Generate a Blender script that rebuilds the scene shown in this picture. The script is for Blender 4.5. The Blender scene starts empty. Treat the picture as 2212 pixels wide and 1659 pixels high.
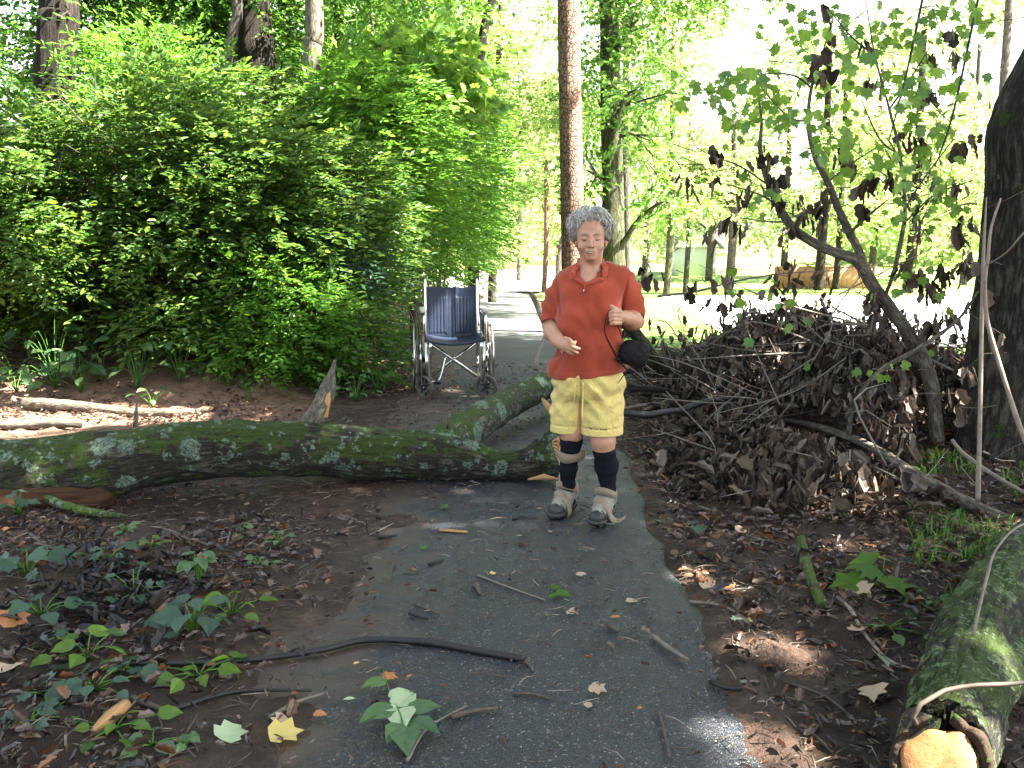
import bpy, math, random
import numpy as np
from mathutils import Vector, Matrix
random.seed(7)
rng = np.random.default_rng(11)
scn = bpy.context.scene
COL = scn.collection
D2R = math.radians
# ---------------------------------------------------------------- camera
FPX, CX, CY, TILT, CAMH = 2150.0, 1106.0, 829.5, D2R(9.23), 1.5
cam_d = bpy.data.cameras.new('camera')
cam = bpy.data.objects.new('camera', cam_d); COL.objects.link(cam)
cam_d.sensor_width = 36.0; cam_d.lens = FPX / 2212.0 * 36.0
cam_d.clip_start = 0.05; cam_d.clip_end = 1500
cam.location = (0, 0, CAMH); cam.rotation_euler = (math.pi / 2 - TILT, 0, 0)
scn.camera = cam
# ---------------------------------------------------------------- light
SUN_AZ, SUN_EL = D2R(104), D2R(52)          # azimuth clockwise from +Y (the way the camera looks)
SUN = np.array([math.sin(SUN_AZ) * math.cos(SUN_EL), math.cos(SUN_AZ) * math.cos(SUN_EL), math.sin(SUN_EL)])
w = bpy.data.worlds.new("World"); scn.world = w; w.use_nodes = True
nt = w.node_tree; bg = nt.nodes['Background']; bg.inputs['Strength'].default_value = 0.052
sky = nt.nodes.new('ShaderNodeTexSky'); sky.sky_type = 'NISHITA'; sky.sun_disc = False
sky.sun_elevation = SUN_EL; sky.sun_rotation = SUN_AZ; sky.air_density = 1.0; sky.dust_density = 2.0; sky.ozone_density = 0.6
hz = nt.nodes.new('ShaderNodeHueSaturation'); hz.inputs['Saturation'].default_value = 0.5   # hazy, milky sky
nt.links.new(sky.outputs[0], hz.inputs['Color']); nt.links.new(hz.outputs[0], bg.inputs['Color'])
sl = bpy.data.lights.new('sun', 'SUN'); sl.energy = 5.0; sl.angle = D2R(0.53); sl.color = (1.0, 0.93, 0.82)
so = bpy.data.objects.new('sun', sl); COL.objects.link(so)
so.rotation_euler = Vector(tuple(SUN)).to_track_quat('Z', 'Y').to_euler(); so.location = (20, -4, 30)
scn.view_settings.view_transform = 'Standard'; scn.view_settings.look = 'None'
scn.view_settings.exposure = 3.85; scn.view_settings.gamma = 1.0
cy = scn.cycles
cy.use_denoising = True
try: cy.denoiser = 'OPENIMAGEDENOISE'; cy.denoising_prefilter = 'ACCURATE'
except Exception: pass
cy.max_bounces = 7; cy.diffuse_bounces = 4; cy.glossy_bounces = 3; cy.transmission_bounces = 4; cy.transparent_max_bounces = 4
cy.sample_clamp_indirect = 6.0
cy.caustics_reflective = False; cy.caustics_refractive = False
# ---------------------------------------------------------------- projection helpers (photo pixel + distance -> metres)
_c, _s = math.cos(TILT), math.sin(TILT)
def P(px, py, Y):
    a = (px - CX) / FPX; b = (CY - py) / FPX
    k = Y / (_c + b * _s)
    return np.array([a * k, Y, CAMH + k * (-_s + b * _c)])
def proj(p):
    p = np.asarray(p, float); z = p[..., 2] - CAMH
    d = p[..., 1] * _c - z * _s; u = p[..., 1] * _s + z * _c
    return CX + FPX * p[..., 0] / d, CY - FPX * u / d
# ---------------------------------------------------------------- noise
def _hash(ix, iy, iz, seed):
    h = (ix * 374761393 + iy * 668265263 + iz * 2147483647 + seed * 1274126177) & 0xFFFFFFFF
    h = ((h ^ (h >> 13)) * 1274126177) & 0xFFFFFFFF
    return ((h ^ (h >> 16)) & 0xFFFF) / 65535.0
def vnoise(x, y, z=0.0, seed=0):
    x, y, z = np.broadcast_arrays(np.asarray(x, float), np.asarray(y, float), np.asarray(z, float))
    ix, iy, iz = (np.floor(v).astype(np.int64) for v in (x, y, z))
    fx, fy, fz = x - ix, y - iy, z - iz
    fx, fy, fz = (v * v * (3 - 2 * v) for v in (fx, fy, fz))
    o = 0
    for dx in (0, 1):
        for dy in (0, 1):
            for dz in (0, 1):
                o = o + _hash(ix + dx, iy + dy, iz + dz, seed) * (fx if dx else 1 - fx) * (fy if dy else 1 - fy) * (fz if dz else 1 - fz)
    return o * 2 - 1
def fbm(x, y, z=0.0, seed=0, n=4):
    o = 0; a = 1.0; f = 1.0
    for i in range(n):
        o = o + a * vnoise(x * f, y * f, z * f, seed + i * 17); a *= .5; f *= 2.03
    return o
def sstep(a, b, x):
    t = np.clip((x - a) / (b - a), 0, 1); return t * t * (3 - 2 * t)
# ---------------------------------------------------------------- object helpers
def mesh_np(name, V, polys, mats=(), uv=None, midx=None, smooth=True):
    """polys: list of (n,k) int arrays"""
    me = bpy.data.meshes.new(name)
    V = np.ascontiguousarray(V, np.float32)
    polys = [np.asarray(p, np.int64) for p in polys if len(p)]
    nl = sum(p.size for p in polys); npol = sum(len(p) for p in polys)
    me.vertices.add(len(V)); me.vertices.foreach_set('co', V.ravel())
    me.loops.add(nl); me.polygons.add(npol)
    li = np.concatenate([p.ravel() for p in polys]).astype(np.int32)
    me.loops.foreach_set('vertex_index', li)
    cnt = np.concatenate([np.full(len(p), p.shape[1]) for p in polys])
    st = np.concatenate([[0], np.cumsum(cnt)[:-1]]).astype(np.int32)
    me.polygons.foreach_set('loop_start', st)
    try: me.polygons.foreach_set('loop_total', cnt.astype(np.int32))
    except Exception: pass
    if midx is not None: me.polygons.foreach_set('material_index', np.asarray(midx, np.int32))
    me.polygons.foreach_set('use_smooth', np.full(npol, bool(smooth)))
    if uv is not None:
        l = me.uv_layers.new(name='UVMap'); l.data.foreach_set('uv', np.asarray(uv, np.float32)[li].ravel())
    me.update(calc_edges=True)
    for m in (mats if isinstance(mats, (list, tuple)) else [mats]): me.materials.append(m)
    return me
def link(name, me, parent=None, loc=None):
    o = bpy.data.objects.new(name, me); COL.objects.link(o)
    if parent is not None: o.parent = parent
    if loc is not None: o.location = loc
    return o
def tag(o, label=None, cat=None, group=None, kind=None):
    if label: o['label'] = label
    if cat: o['category'] = cat
    if group: o['group'] = group
    if kind: o['kind'] = kind
    return o
def empty(name, loc=(0, 0, 0), rz=0.0):
    o = bpy.data.objects.new(name, None); COL.objects.link(o); o.location = tuple(loc); o.rotation_euler = (0, 0, rz); return o
class MB:
    """collects pieces into one mesh"""
    def __init__(s): s.V = []; s.Q = []; s.UV = []; s.n = 0
    def add(s, V, polys, uv=None):
        V = np.asarray(V, float); s.V.append(V)
        for p in polys:
            if len(p): s.Q.append(np.asarray(p) + s.n)
        s.UV.append(np.zeros((len(V), 2)) if uv is None else uv); s.n += len(V); return s
    def build(s, name, mat, parent=None, smooth=True):
        by = {}
        for q in s.Q: by.setdefault(q.shape[1], []).append(q)
        V = np.concatenate(s.V)
        if parent is not None and parent.type == 'EMPTY' or parent is not None:
            V = V - np.array(_wloc(parent))
        return link(name, mesh_np(name, V, [np.concatenate(v) for v in by.values()], mat, np.concatenate(s.UV), None, smooth), parent)
    def box(s, c, size, R=None, bev=0.0):
        hx, hy, hz = (np.array(size) / 2)
        if bev <= 0:
            V = np.array([[x, y, z] for x in (-hx, hx) for y in (-hy, hy) for z in (-hz, hz)])
            Q = np.array([[0, 1, 3, 2], [4, 6, 7, 5], [0, 4, 5, 1], [2, 3, 7, 6], [0, 2, 6, 4], [1, 5, 7, 3]])
            if R is not None: V = V @ np.asarray(R).T
            return s.add(V + np.array(c), [Q])
        # rounded box from a subdivided cube
        n = 7; t = np.linspace(-1, 1, n); V = []; Q = []; k = 0
        h = np.array([hx, hy, hz])
        for ax in range(3):
            for sg in (-1, 1):
                a, b = [i for i in range(3) if i != ax]
                A, B = np.meshgrid(t, t, indexing='ij'); p = np.zeros((n * n, 3)); p[:, ax] = sg; p[:, a] = A.ravel(); p[:, b] = B.ravel()
                p = np.sign(p) * np.abs(p) ** .8
                p = p * h; core = np.clip(p, -(h - bev), h - bev); d = p - core; L = np.linalg.norm(d, axis=1, keepdims=True); L[L == 0] = 1
                V.append(core + d / L * bev * (np.linalg.norm(d, axis=1, keepdims=True) > 0))
                i, j = np.meshgrid(np.arange(n - 1), np.arange(n - 1), indexing='ij'); i = i.ravel(); j = j.ravel()
                q = np.stack([i * n + j, (i + 1) * n + j, (i + 1) * n + j + 1, i * n + j + 1], 1) + k
                flip = (sg > 0) ^ (ax == 1)
                Q.append(q if flip else q[:, ::-1]); k += n * n
        V = np.concatenate(V)
        if R is not None: V = V @ np.asarray(R).T
        return s.add(V + np.array(c), [np.concatenate(Q)])
    def tube(s, pts, r, seg=10, cap=True, noise=0.0, nf=3.0, seed=0, closed=False, squash=None, step=None, fiss=0.0):
        V, Q, uv, caps = tube_np(pts, r, seg, noise, nf, seed, closed, squash, step, fiss)
        polys = [Q]
        s.add(V, [Q] + ([c for c in caps] if cap and not closed else []), uv); return s
    def torus(s, c, axis, R, r, seg=40, rs=8):
        c = np.array(c, float); a = np.array(axis, float); a /= np.linalg.norm(a)
        u = np.cross(a, [0, 0, 1.0]); 
        if np.linalg.norm(u) < .1: u = np.cross(a, [0, 1.0, 0])
        u /= np.linalg.norm(u); v = np.cross(a, u)
        th = np.arange(seg) / seg * 2 * np.pi
        pts = c + R * (np.cos(th)[:, None] * u + np.sin(th)[:, None] * v)
        return s.tube(pts, r, rs, closed=True)
    def cyl(s, a, b, r, seg=16): return s.tube([a, b], r, seg)
def _wloc(o):
    v = Vector((0, 0, 0))
    while o is not None: v = v + o.location; o = o.parent
    return v
def spline(pts, step):
    pts = np.asarray(pts, float)
    if len(pts) < 3:
        n = max(2, int(np.linalg.norm(pts[1] - pts[0]) / step) + 1); t = np.linspace(0, 1, n)[:, None]
        return pts[0] * (1 - t) + pts[1] * t
    e = np.vstack([2 * pts[0] - pts[1], pts, 2 * pts[-1] - pts[-2]]); out = []
    for i in range(1, len(e) - 2):
        n = max(1, int(np.linalg.norm(e[i + 1, :3] - e[i, :3]) / step)); t = (np.arange(n) / n)[:, None]
        p0, p1, p2, p3 = e[i - 1], e[i], e[i + 1], e[i + 2]
        out.append(.5 * ((2 * p1) + (-p0 + p2) * t + (2 * p0 - 5 * p1 + 4 * p2 - p3) * t ** 2 + (-p0 + 3 * p1 - 3 * p2 + p3) * t ** 3))
    out.append(pts[-1:]); return np.vstack(out)
def tube_np(pts, r, seg, noise=0, nf=3.0, seed=0, closed=False, squash=None, step=None, fiss=0.0):
    pts = np.asarray(pts, float); r = np.broadcast_to(np.asarray(r, float), (len(pts),)).copy()
    if step:
        q = spline(np.hstack([pts, r[:, None]]), step); pts, r = q[:, :3], np.maximum(q[:, 3], 1e-4)
    n = len(pts)
    if closed: T = np.roll(pts, -1, 0) - np.roll(pts, 1, 0)
    else: T = np.gradient(pts, axis=0)
    T /= np.linalg.norm(T, axis=1, keepdims=True) + 1e-12
    up = np.array([0, 0, 1.0]) if abs(T[0, 2]) < .9 else np.array([0, 1.0, 0])
    N = np.zeros((n, 3)); v = np.cross(np.cross(T[0], up), T[0]); v /= np.linalg.norm(v); N[0] = v
    for i in range(1, n):
        v = N[i - 1] - T[i] * N[i - 1].dot(T[i]); N[i] = v / (np.linalg.norm(v) + 1e-12)
    B = np.cross(T, N)
    th = np.arange(seg) / seg * 2 * np.pi
    L = np.concatenate([[0], np.cumsum(np.linalg.norm(np.diff(pts, axis=0), axis=1))])
    ca, sa = np.cos(th), np.sin(th)
    rr = r[:, None] * np.ones(seg)
    if noise or fiss:
        X = ca[None] * r[:, None] * nf; Yv = sa[None] * r[:, None] * nf; Z = (L * nf * .5)[:, None] + 0 * X
        rr = rr * (1 + noise * fbm(X, Yv, Z, seed, 3))
        if fiss:
            a = fbm(ca[None] * r[:, None] * 26, sa[None] * r[:, None] * 26, L[:, None] * 5 + 0 * X, seed + 5, 3)
            rr = rr - fiss * (1 - np.clip(np.abs(a) * 3.0, 0, 1))
    if squash is not None: sa2 = sa * squash
    else: sa2 = sa
    V = pts[:, None, :] + rr[..., None] * (ca[None, :, None] * N[:, None] + sa2[None, :, None] * B[:, None])
    uv = np.stack([np.broadcast_to(th / (2 * np.pi), (n, seg)) * (2 * np.pi * r.mean()), np.broadcast_to(L[:, None], (n, seg))], -1).reshape(-1, 2)
    m = n if closed else n - 1
    i, j = np.meshgrid(np.arange(m), np.arange(seg), indexing='ij'); i = i.ravel(); j = j.ravel(); i2 = (i + 1) % n; j2 = (j + 1) % seg
    Q = np.stack([i * seg + j, i * seg + j2, i2 * seg + j2, i2 * seg + j], 1)
    return V.reshape(-1, 3), Q, uv, [np.arange(seg)[None, ::-1], ((n - 1) * seg + np.arange(seg))[None]]
# ---------------------------------------------------------------- signed distance volumes -> one closed surface
class Vol:
    def __init__(s, lo, hi, res):
        s.res = res; s.ax = [np.arange(lo[i], hi[i] + res, res) for i in range(3)]
        s.F = np.full([len(a) for a in s.ax], .2, np.float32)
    def _sub(s, lo, hi, m):
        sl = []
        for i in range(3):
            a = s.ax[i]; i0 = int(np.searchsorted(a, lo[i] - m)); i1 = int(np.searchsorted(a, hi[i] + m)); sl.append(slice(max(i0, 0), max(i1, i0 + 1)))
        X, Y, Z = (s.ax[i][sl[i]].astype(np.float32) for i in range(3))
        return tuple(sl), X[:, None, None], Y[None, :, None], Z[None, None, :]
    def _mix(s, sl, d, k, sub=False):
        f = s.F[sl]
        if sub:
            d = -d; h = np.maximum(k - np.abs(f - d), 0) / max(k, 1e-6); s.F[sl] = np.maximum(f, d) + h * h * k * .25
        else:
            h = np.maximum(k - np.abs(f - d), 0) / max(k, 1e-6); s.F[sl] = np.minimum(f, d) - h * h * k * .25
    def cap(s, a, b, ra, rb, k=.01, sub=False, flat=None):
        """tapered capsule; flat=(axis 3-vector, factor) squashes"""
        a = np.asarray(a, float); b = np.asarray(b, float); R = max(ra, rb)
        sl, X, Y, Z = s._sub(np.minimum(a, b) - R, np.maximum(a, b) + R, k + 3 * s.res)
        ab = b - a; L2 = max(ab.dot(ab), 1e-9)
        px, py, pz = X - a[0], Y - a[1], Z - a[2]
        t = np.clip((px * ab[0] + py * ab[1] + pz * ab[2]) / L2, 0, 1)
        qx, qy, qz = px - t * ab[0], py - t * ab[1], pz - t * ab[2]
        if flat is not None:
            n, fz = np.asarray(flat[0], float), flat[1]; n = n / np.linalg.norm(n)
            dn = qx * n[0] + qy * n[1] + qz * n[2]; qx = qx + dn * n[0] * (1 / fz - 1); qy = qy + dn * n[1] * (1 / fz - 1); qz = qz + dn * n[2] * (1 / fz - 1)
        d = np.sqrt(qx * qx + qy * qy + qz * qz) - (ra + t * (rb - ra))
        if flat is not None: d = d * min(1, flat[1] * 1.15)
        s._mix(sl, d, k, sub); return s
    def chain(s, pts, rs, k=.01, flat=None):
        for i in range(len(pts) - 1): s.cap(pts[i], pts[i + 1], rs[i], rs[i + 1], k, flat=flat)
        return s
    def ell(s, c, r, k=.01, R=None, sub=False):
        c = np.asarray(c, float); r = np.asarray(r, float); m = max(r)
        sl, X, Y, Z = s._sub(c - m, c + m, k + 3 * s.res)
        px, py, pz = X - c[0], Y - c[1], Z - c[2]
        if R is not None:
            R = np.asarray(R); px, py, pz = (px * R[0, i] + py * R[1, i] + pz * R[2, i] for i in range(3))
        k0 = np.sqrt((px / r[0]) ** 2 + (py / r[1]) ** 2 + (pz / r[2]) ** 2)
        k1 = np.sqrt((px / r[0] ** 2) ** 2 + (py / r[1] ** 2) ** 2 + (pz / r[2] ** 2) ** 2) + 1e-6
        s._mix(sl, k0 * (k0 - 1) / k1, k, sub); return s
    def cut(s, fn):      # keep where fn(X,Y,Z) < 0
        X, Y, Z = s.ax[0][:, None, None], s.ax[1][None, :, None], s.ax[2][None, None, :]
        s.F = np.maximum(s.F, (fn(X, Y, Z) + 0 * s.F).astype(np.float32)); return s
    def warp(s, fn):     # add a displacement in metres (positive = outwards)
        X, Y, Z = s.ax[0][:, None, None], s.ax[1][None, :, None], s.ax[2][None, None, :]
        s.F = s.F - (fn(X, Y, Z) + 0 * s.F).astype(np.float32); return s
    def mesh(s):
        F = s.F; ins = F < 0; nx, ny, nz = F.shape
        c = [ins[i:nx - 1 + i, j:ny - 1 + j, k:nz - 1 + k] for i in (0, 1) for j in (0, 1) for k in (0, 1)]
        tot = sum(x.astype(np.int8) for x in c); act = (tot > 0) & (tot < 8)
        I, J, K = np.nonzero(act); idx = np.full(act.shape, -1, np.int64); idx[I, J, K] = np.arange(len(I))
        acc = np.zeros((len(I), 3)); cnt = np.zeros(len(I))
        cor = [(i, j, k) for i in (0, 1) for j in (0, 1) for k in (0, 1)]
        for a in cor:
            for b in cor:
                if sum(abs(a[q] - b[q]) for q in range(3)) == 1 and a < b:
                    fa = F[I + a[0], J + a[1], K + a[2]].astype(float); fb = F[I + b[0], J + b[1], K + b[2]].astype(float)
                    m = (fa < 0) != (fb < 0); t = np.where(m, fa / np.where(fa == fb, 1, fa - fb), 0)
                    for q in range(3): acc[:, q] += np.where(m, a[q] + t * (b[q] - a[q]), 0)
                    cnt += m
        acc /= cnt[:, None]
        V = np.stack([s.ax[0][0] + (I + acc[:, 0]) * s.res, s.ax[1][0] + (J + acc[:, 1]) * s.res, s.ax[2][0] + (K + acc[:, 2]) * s.res], 1)
        Q = []
        for ax in range(3):
            A = ins; sl0 = [slice(None)] * 3; sl1 = [slice(None)] * 3; sl0[ax] = slice(0, -1); sl1[ax] = slice(1, None)
            a0, a1 = A[tuple(sl0)], A[tuple(sl1)]; E = a0 != a1
            i, j, k = np.nonzero(E); o = [i, j, k]; u, v = [q for q in range(3) if q != ax]
            ok = (o[u] > 0) & (o[v] > 0) & (o[u] < act.shape[u]) & (o[v] < act.shape[v]); o = [q[ok] for q in o]
            def g(du, dv):
                p = [o[0], o[1], o[2]]; p[u] = p[u] + du; p[v] = p[v] + dv; return idx[p[0], p[1], p[2]]
            q = np.stack([g(-1, -1), g(0, -1), g(0, 0), g(-1, 0)], 1)
            f = a0[tuple(o)] if ax != 1 else ~a0[tuple(o)]
            q = np.where(f[:, None], q, q[:, ::-1]); Q.append(q)
        return V, np.concatenate(Q)
    def build(s, name, mat, parent=None, relax=2):
        V, Q = s.mesh()
        if relax:
            e = np.concatenate([Q[:, [0, 1]], Q[:, [1, 2]], Q[:, [2, 3]], Q[:, [3, 0]]])
            for _ in range(relax):
                A = np.zeros_like(V); n = np.zeros(len(V))
                for q in range(3): A[:, q] = np.bincount(e[:, 0], V[e[:, 1], q], len(V)) + np.bincount(e[:, 1], V[e[:, 0], q], len(V))
                n = np.bincount(e[:, 0], minlength=len(V)) + np.bincount(e[:, 1], minlength=len(V))
                V = V * .5 + .5 * A / np.maximum(n, 1)[:, None]
        if parent is not None: V = V - np.array(_wloc(parent))
        return link(name, mesh_np(name, V, [Q], mat), parent)
# ---------------------------------------------------------------- materials
class NB:
    def __init__(s, name):
        s.m = bpy.data.materials.new(name); s.m.use_nodes = True; s.t = s.m.node_tree; s.b = s.t.nodes['Principled BSDF']; s.o = s.t.nodes['Material Output']
    def n(s, typ, **kw):
        x = s.t.nodes.new('ShaderNode' + typ)
        for k, v in kw.items(): setattr(x, k, v)
        return x
    def l(s, a, b): s.t.links.new(a, b)
    def val(s, v, sock):
        if isinstance(v, (int, float)): sock.default_value = v
        elif isinstance(v, (tuple, list)): sock.default_value = tuple(v) + ((1,) if len(v) == 3 and len(sock.default_value) == 4 else ())
        else: s.l(v, sock)
    def coord(s, which='Object', scale=(1, 1, 1)):
        tc = s.n('TexCoord'); mp = s.n('Mapping'); s.l(tc.outputs[which], mp.inputs[0]); mp.inputs['Scale'].default_value = scale; return mp.outputs[0]
    def noise(s, vec, scale, detail=4, rough=.6, dist=0):
        x = s.n('TexNoise'); s.l(vec, x.inputs['Vector']); x.inputs['Scale'].default_value = scale; x.inputs['Detail'].default_value = detail
        x.inputs['Roughness'].default_value = rough; x.inputs['Distortion'].default_value = dist; return x.outputs[0]
    def vor(s, vec, scale, feat='F1', out=0, rnd=1):
        x = s.n('TexVoronoi'); x.feature = feat; s.l(vec, x.inputs['Vector']); x.inputs['Scale'].default_value = scale; x.inputs['Randomness'].default_value = rnd; return x.outputs[out]
    def ramp(s, f, stops, interp='LINEAR'):
        x = s.n('ValToRGB'); s.val(f, x.inputs[0]); x.color_ramp.interpolation = interp; e = x.color_ramp.elements
        while len(e) < len(stops): e.new(.5)
        for q, (p, c) in zip(e, stops): q.position = p; q.color = (tuple(c) + (1,)) if not isinstance(c, (int, float)) else (c, c, c, 1)
        return x.outputs[0]
    def mix(s, f, a, b, mode='MIX'):
        x = s.n('Mix'); x.data_type = 'RGBA'; x.blend_type = mode; s.val(f, x.inputs[0]); s.val(a, x.inputs[6]); s.val(b, x.inputs[7]); return x.outputs[2]
    def math(s, op, a, b=0.0, c=0.0):
        x = s.n('Math'); x.operation = op; s.val(a, x.inputs[0]); s.val(b, x.inputs[1]); s.val(c, x.inputs[2]); return x.outputs[0]
    def sep(s, v):
        x = s.n('SeparateXYZ'); s.l(v, x.inputs[0]); return x.outputs
    def bump(s, h, strength=.5, dist=.01, nrm=None):
        x = s.n('Bump'); x.inputs['Strength'].default_value = strength; x.inputs['Distance'].default_value = dist; s.l(h, x.inputs['Height'])
        if nrm is not None: s.l(nrm, x.inputs['Normal'])
        return x.outputs[0]
    def fin(s, col=None, rough=None, nrm=None, metal=None, spec=None, **kw):
        if col is not None: s.val(col, s.b.inputs['Base Color'])
        if rough is not None: s.val(rough, s.b.inputs['Roughness'])
        if nrm is not None: s.l(nrm, s.b.inputs['Normal'])
        if metal is not None: s.val(metal, s.b.inputs['Metallic'])
        if spec is not None: s.val(spec, s.b.inputs['Specular IOR Level'])
        for k, v in kw.items(): s.val(v, s.b.inputs[k.replace('_', ' ')])
        return s.m
def simple(name, col, rough=.6, metal=0.0, var=.12, scale=20, bump=0.0, bs=200, spec=None, which='Object'):
    b = NB(name); v = b.coord(which); n = b.noise(v, scale, 5)
    c = b.ramp(n, [(.3, tuple(x * (1 - var) for x in col)), (.7, tuple(min(1, x * (1 + var)) for x in col))])
    nr = b.bump(b.noise(v, bs, 3), bump, .002) if bump else None
    return b.fin(c, rough, nr, metal, spec)
def leafmat(name, cols, trans=.45, rough=.45, spec=.35, vein=False):
    """cols: stops over a per-leaf random value"""
    b = NB(name); g = b.n('NewGeometry'); r = g.outputs['Random Per Island']
    k = len(cols); c = b.ramp(r, [((i + .5) / k, q) for i, q in enumerate(cols)])
    v = b.coord(); c = b.mix(b.ramp(b.noise(v, 30, 2), [(.4, 0.0), (.7, .25)]), c, tuple(x * .6 for x in cols[0]))
    b.fin(c, rough, None, None, spec)
    tr = b.n('BsdfTranslucent'); hs = b.n('HueSaturation'); b.l(c, hs.inputs['Color']); hs.inputs['Saturation'].default_value = 1.02; hs.inputs['Value'].default_value = 1.6; hs.inputs['Hue'].default_value = .485
    b.l(hs.outputs[0], tr.inputs['Color'])
    mx = b.n('MixShader'); mx.inputs[0].default_value = trans; b.l(b.b.outputs[0], mx.inputs[1]); b.l(tr.outputs[0], mx.inputs[2]); b.l(mx.outputs[0], b.o.inputs['Surface'])
    return b.m
def barkmat(name, dark, light, us=14, vs=3, moss=0.0, lichen=0.0, bump=.7, rough=.85, mosscol=((.014, .032, .003), (.062, .100, .012)), ls=1.0, wet=False, side=0.0, lcol=((.12, .19, .12), (.30, .41, .32))):
    b = NB(name); uv = b.coord('UV', (us, vs, 1)); o = b.coord()
    f = b.noise(uv, 1.6, 6, .65, .12); rd = b.math('ABSOLUTE', b.math('SUBTRACT', f, .5)); rdg = b.ramp(rd, [(0.0, 0.0), (.09, 1.0)])
    f2 = b.noise(o, 60, 4)
    c = b.mix(rdg, tuple(x * .35 for x in dark), b.mix(f2, dark, light))
    c = b.mix(b.ramp(b.noise(o, 4, 4), [(.4, 0.0), (.62, .55)]), c, tuple(x * .7 for x in dark))
    h = b.math('ADD', rdg, b.math('MULTIPLY', f2, .5)); rg = b.math('ADD', rough, 0.0)
    if moss:
        g = b.n('NewGeometry'); nz = b.sep(g.outputs['Normal'])[2]
        m = b.math('ADD', b.math('MULTIPLY', nz, .20), b.math('ADD', b.math('MULTIPLY', b.noise(o, 6, 7, .72), 2.0), -.50))
        mk = b.ramp(m, [(max(0, .78 - moss * .3), 0.0), (max(.02, .86 - moss * .3), 1.0)])
        mk = b.math('MULTIPLY', mk, b.ramp(b.noise(o, 45, 4, .7), [(.30, .1), (.5, 1.0)]))
        mc = b.mix(b.noise(o, 90, 3), mosscol[0], mosscol[1]); c = b.mix(mk, c, mc); h = b.math('ADD', h, b.math('MULTIPLY', b.math('MULTIPLY', mk, b.noise(o, 260, 2)), .9))
    if lichen:
        wv = b.n('VectorMath'); wv.operation = 'ADD'; nn = b.n('TexNoise'); b.l(o, nn.inputs['Vector']); nn.inputs['Scale'].default_value = 34; nn.inputs['Detail'].default_value = 6
        sc = b.n('VectorMath'); sc.operation = 'SCALE'; b.l(nn.outputs['Color'], sc.inputs[0]); sc.inputs['Scale'].default_value = .085; b.l(o, wv.inputs[0]); b.l(sc.outputs[0], wv.inputs[1])
        vo = b.n('TexVoronoi'); b.l(wv.outputs[0], vo.inputs['Vector']); vo.inputs['Scale'].default_value = 6.5 * ls
        rnd = b.sep(vo.outputs['Color'])[0]
        th = b.math('MULTIPLY', b.math('SUBTRACT', rnd, 1.0 - lichen), .95)
        mk = b.ramp(b.math('SUBTRACT', th, vo.outputs['Distance']), [(0.0, 0.0), (.10, .95)])
        vo2 = b.n('TexVoronoi'); b.l(wv.outputs[0], vo2.inputs['Vector']); vo2.inputs['Scale'].default_value = 21 * ls
        mk2 = b.ramp(b.math('SUBTRACT', b.math('MULTIPLY', b.math('SUBTRACT', b.sep(vo2.outputs['Color'])[1], 1.02 - lichen), .95), vo2.outputs['Distance']), [(0.0, 0.0), (.16, .9)])
        mk = b.math('MAXIMUM', mk, mk2); gap = b.ramp(b.noise(o, 70, 6, .8), [(.40, 0.0), (.54, 1.0)]); mk = b.math('MULTIPLY', mk, gap)
        g2 = b.n('NewGeometry'); nz2 = b.sep(g2.outputs['Normal'])[2]; mk = b.math('MULTIPLY', mk, b.ramp(nz2, [(.28, 0.0), (.5, 1.0)]) if False else b.ramp(b.math('ADD', b.math('MULTIPLY', nz2, .5), .5), [(.12, 0.0), (.38, 1.0)]))
        c = b.mix(mk, c, b.mix(b.noise(o, 120, 3), lcol[0], lcol[1])); h = b.math('ADD', h, b.math('MULTIPLY', mk, .7))
    nr = b.bump(h, bump, .012)
    return b.fin(c, .45 if wet else rough, nr, None, .5 if wet else .25)
M = {}
M['log'] = barkmat('mossy_log_bark', (.030, .028, .018), (.095, .088, .058), 13, 3.0, moss=.84, lichen=.66, bump=1.0, rough=.8)
M['limb'] = barkmat('limb_bark', (.055, .052, .036), (.15, .145, .105), 16, 4, moss=.78, lichen=.62, bump=.8)
M['logcut'] = barkmat('green_log_bark', (.020, .022, .014), (.075, .075, .05), 15, 4, moss=.62, lichen=.72, bump=1.0, lcol=((.12, .19, .07), (.27, .36, .17)), ls=1.7)
M['stickmoss'] = barkmat('mossy_stick_bark', (.05, .055, .025), (.13, .15, .06), 30, 8, moss=.95, lichen=.6, ls=3.0, mosscol=((.03, .06, .006), (.10, .16, .02)))
M['bark'] = barkmat('grey_bark', (.05, .042, .034), (.15, .135, .115), 12, 2.5)
M['barkdark'] = barkmat('dark_furrowed_bark', (.018, .013, .009), (.055, .042, .032), 24, 1.2, bump=1.0)
M['barkgreen'] = barkmat('algae_bark', (.045, .05, .025), (.13, .135, .07), 14, 2.0, moss=.35, bump=.9)
M['barkbig'] = barkmat('trunk_speckled_bark', (.024, .021, .015), (.11, .10, .075), 14, 2.2, moss=.22, lichen=.22, bump=1.0)
M['pine'] = None
b = NB('pine_plate_bark'); uv = b.coord('UV', (14, 8, 1)); vd = b.vor(uv, 1.6, 'DISTANCE_TO_EDGE'); pl = b.ramp(vd, [(0.0, 0.0), (.14, 1.0)]); o = b.coord()
c = b.mix(pl, (.035, .022, .018), b.mix(b.noise(o, 12, 4), (.17, .085, .060), (.33, .21, .165))); M['pine'] = b.fin(c, .85, b.bump(b.math('ADD', pl, b.noise(o, 60, 3)), .9, .015), None, .2)
M['limbpale'] = barkmat('smooth_pale_bark', (.11, .095, .07), (.27, .24, .185), 22, 5, bump=.3)
M['twig'] = simple('twig_brown', (.060, .042, .030), .75, var=.35, scale=25)
M['twigpale'] = simple('twig_pale', (.20, .16, .12), .75, var=.3, scale=25)
M['twigblack'] = simple('wet_black_bark', (.004, .0038, .0038), .6, var=.3, scale=25, bump=.6, bs=90)
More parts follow.
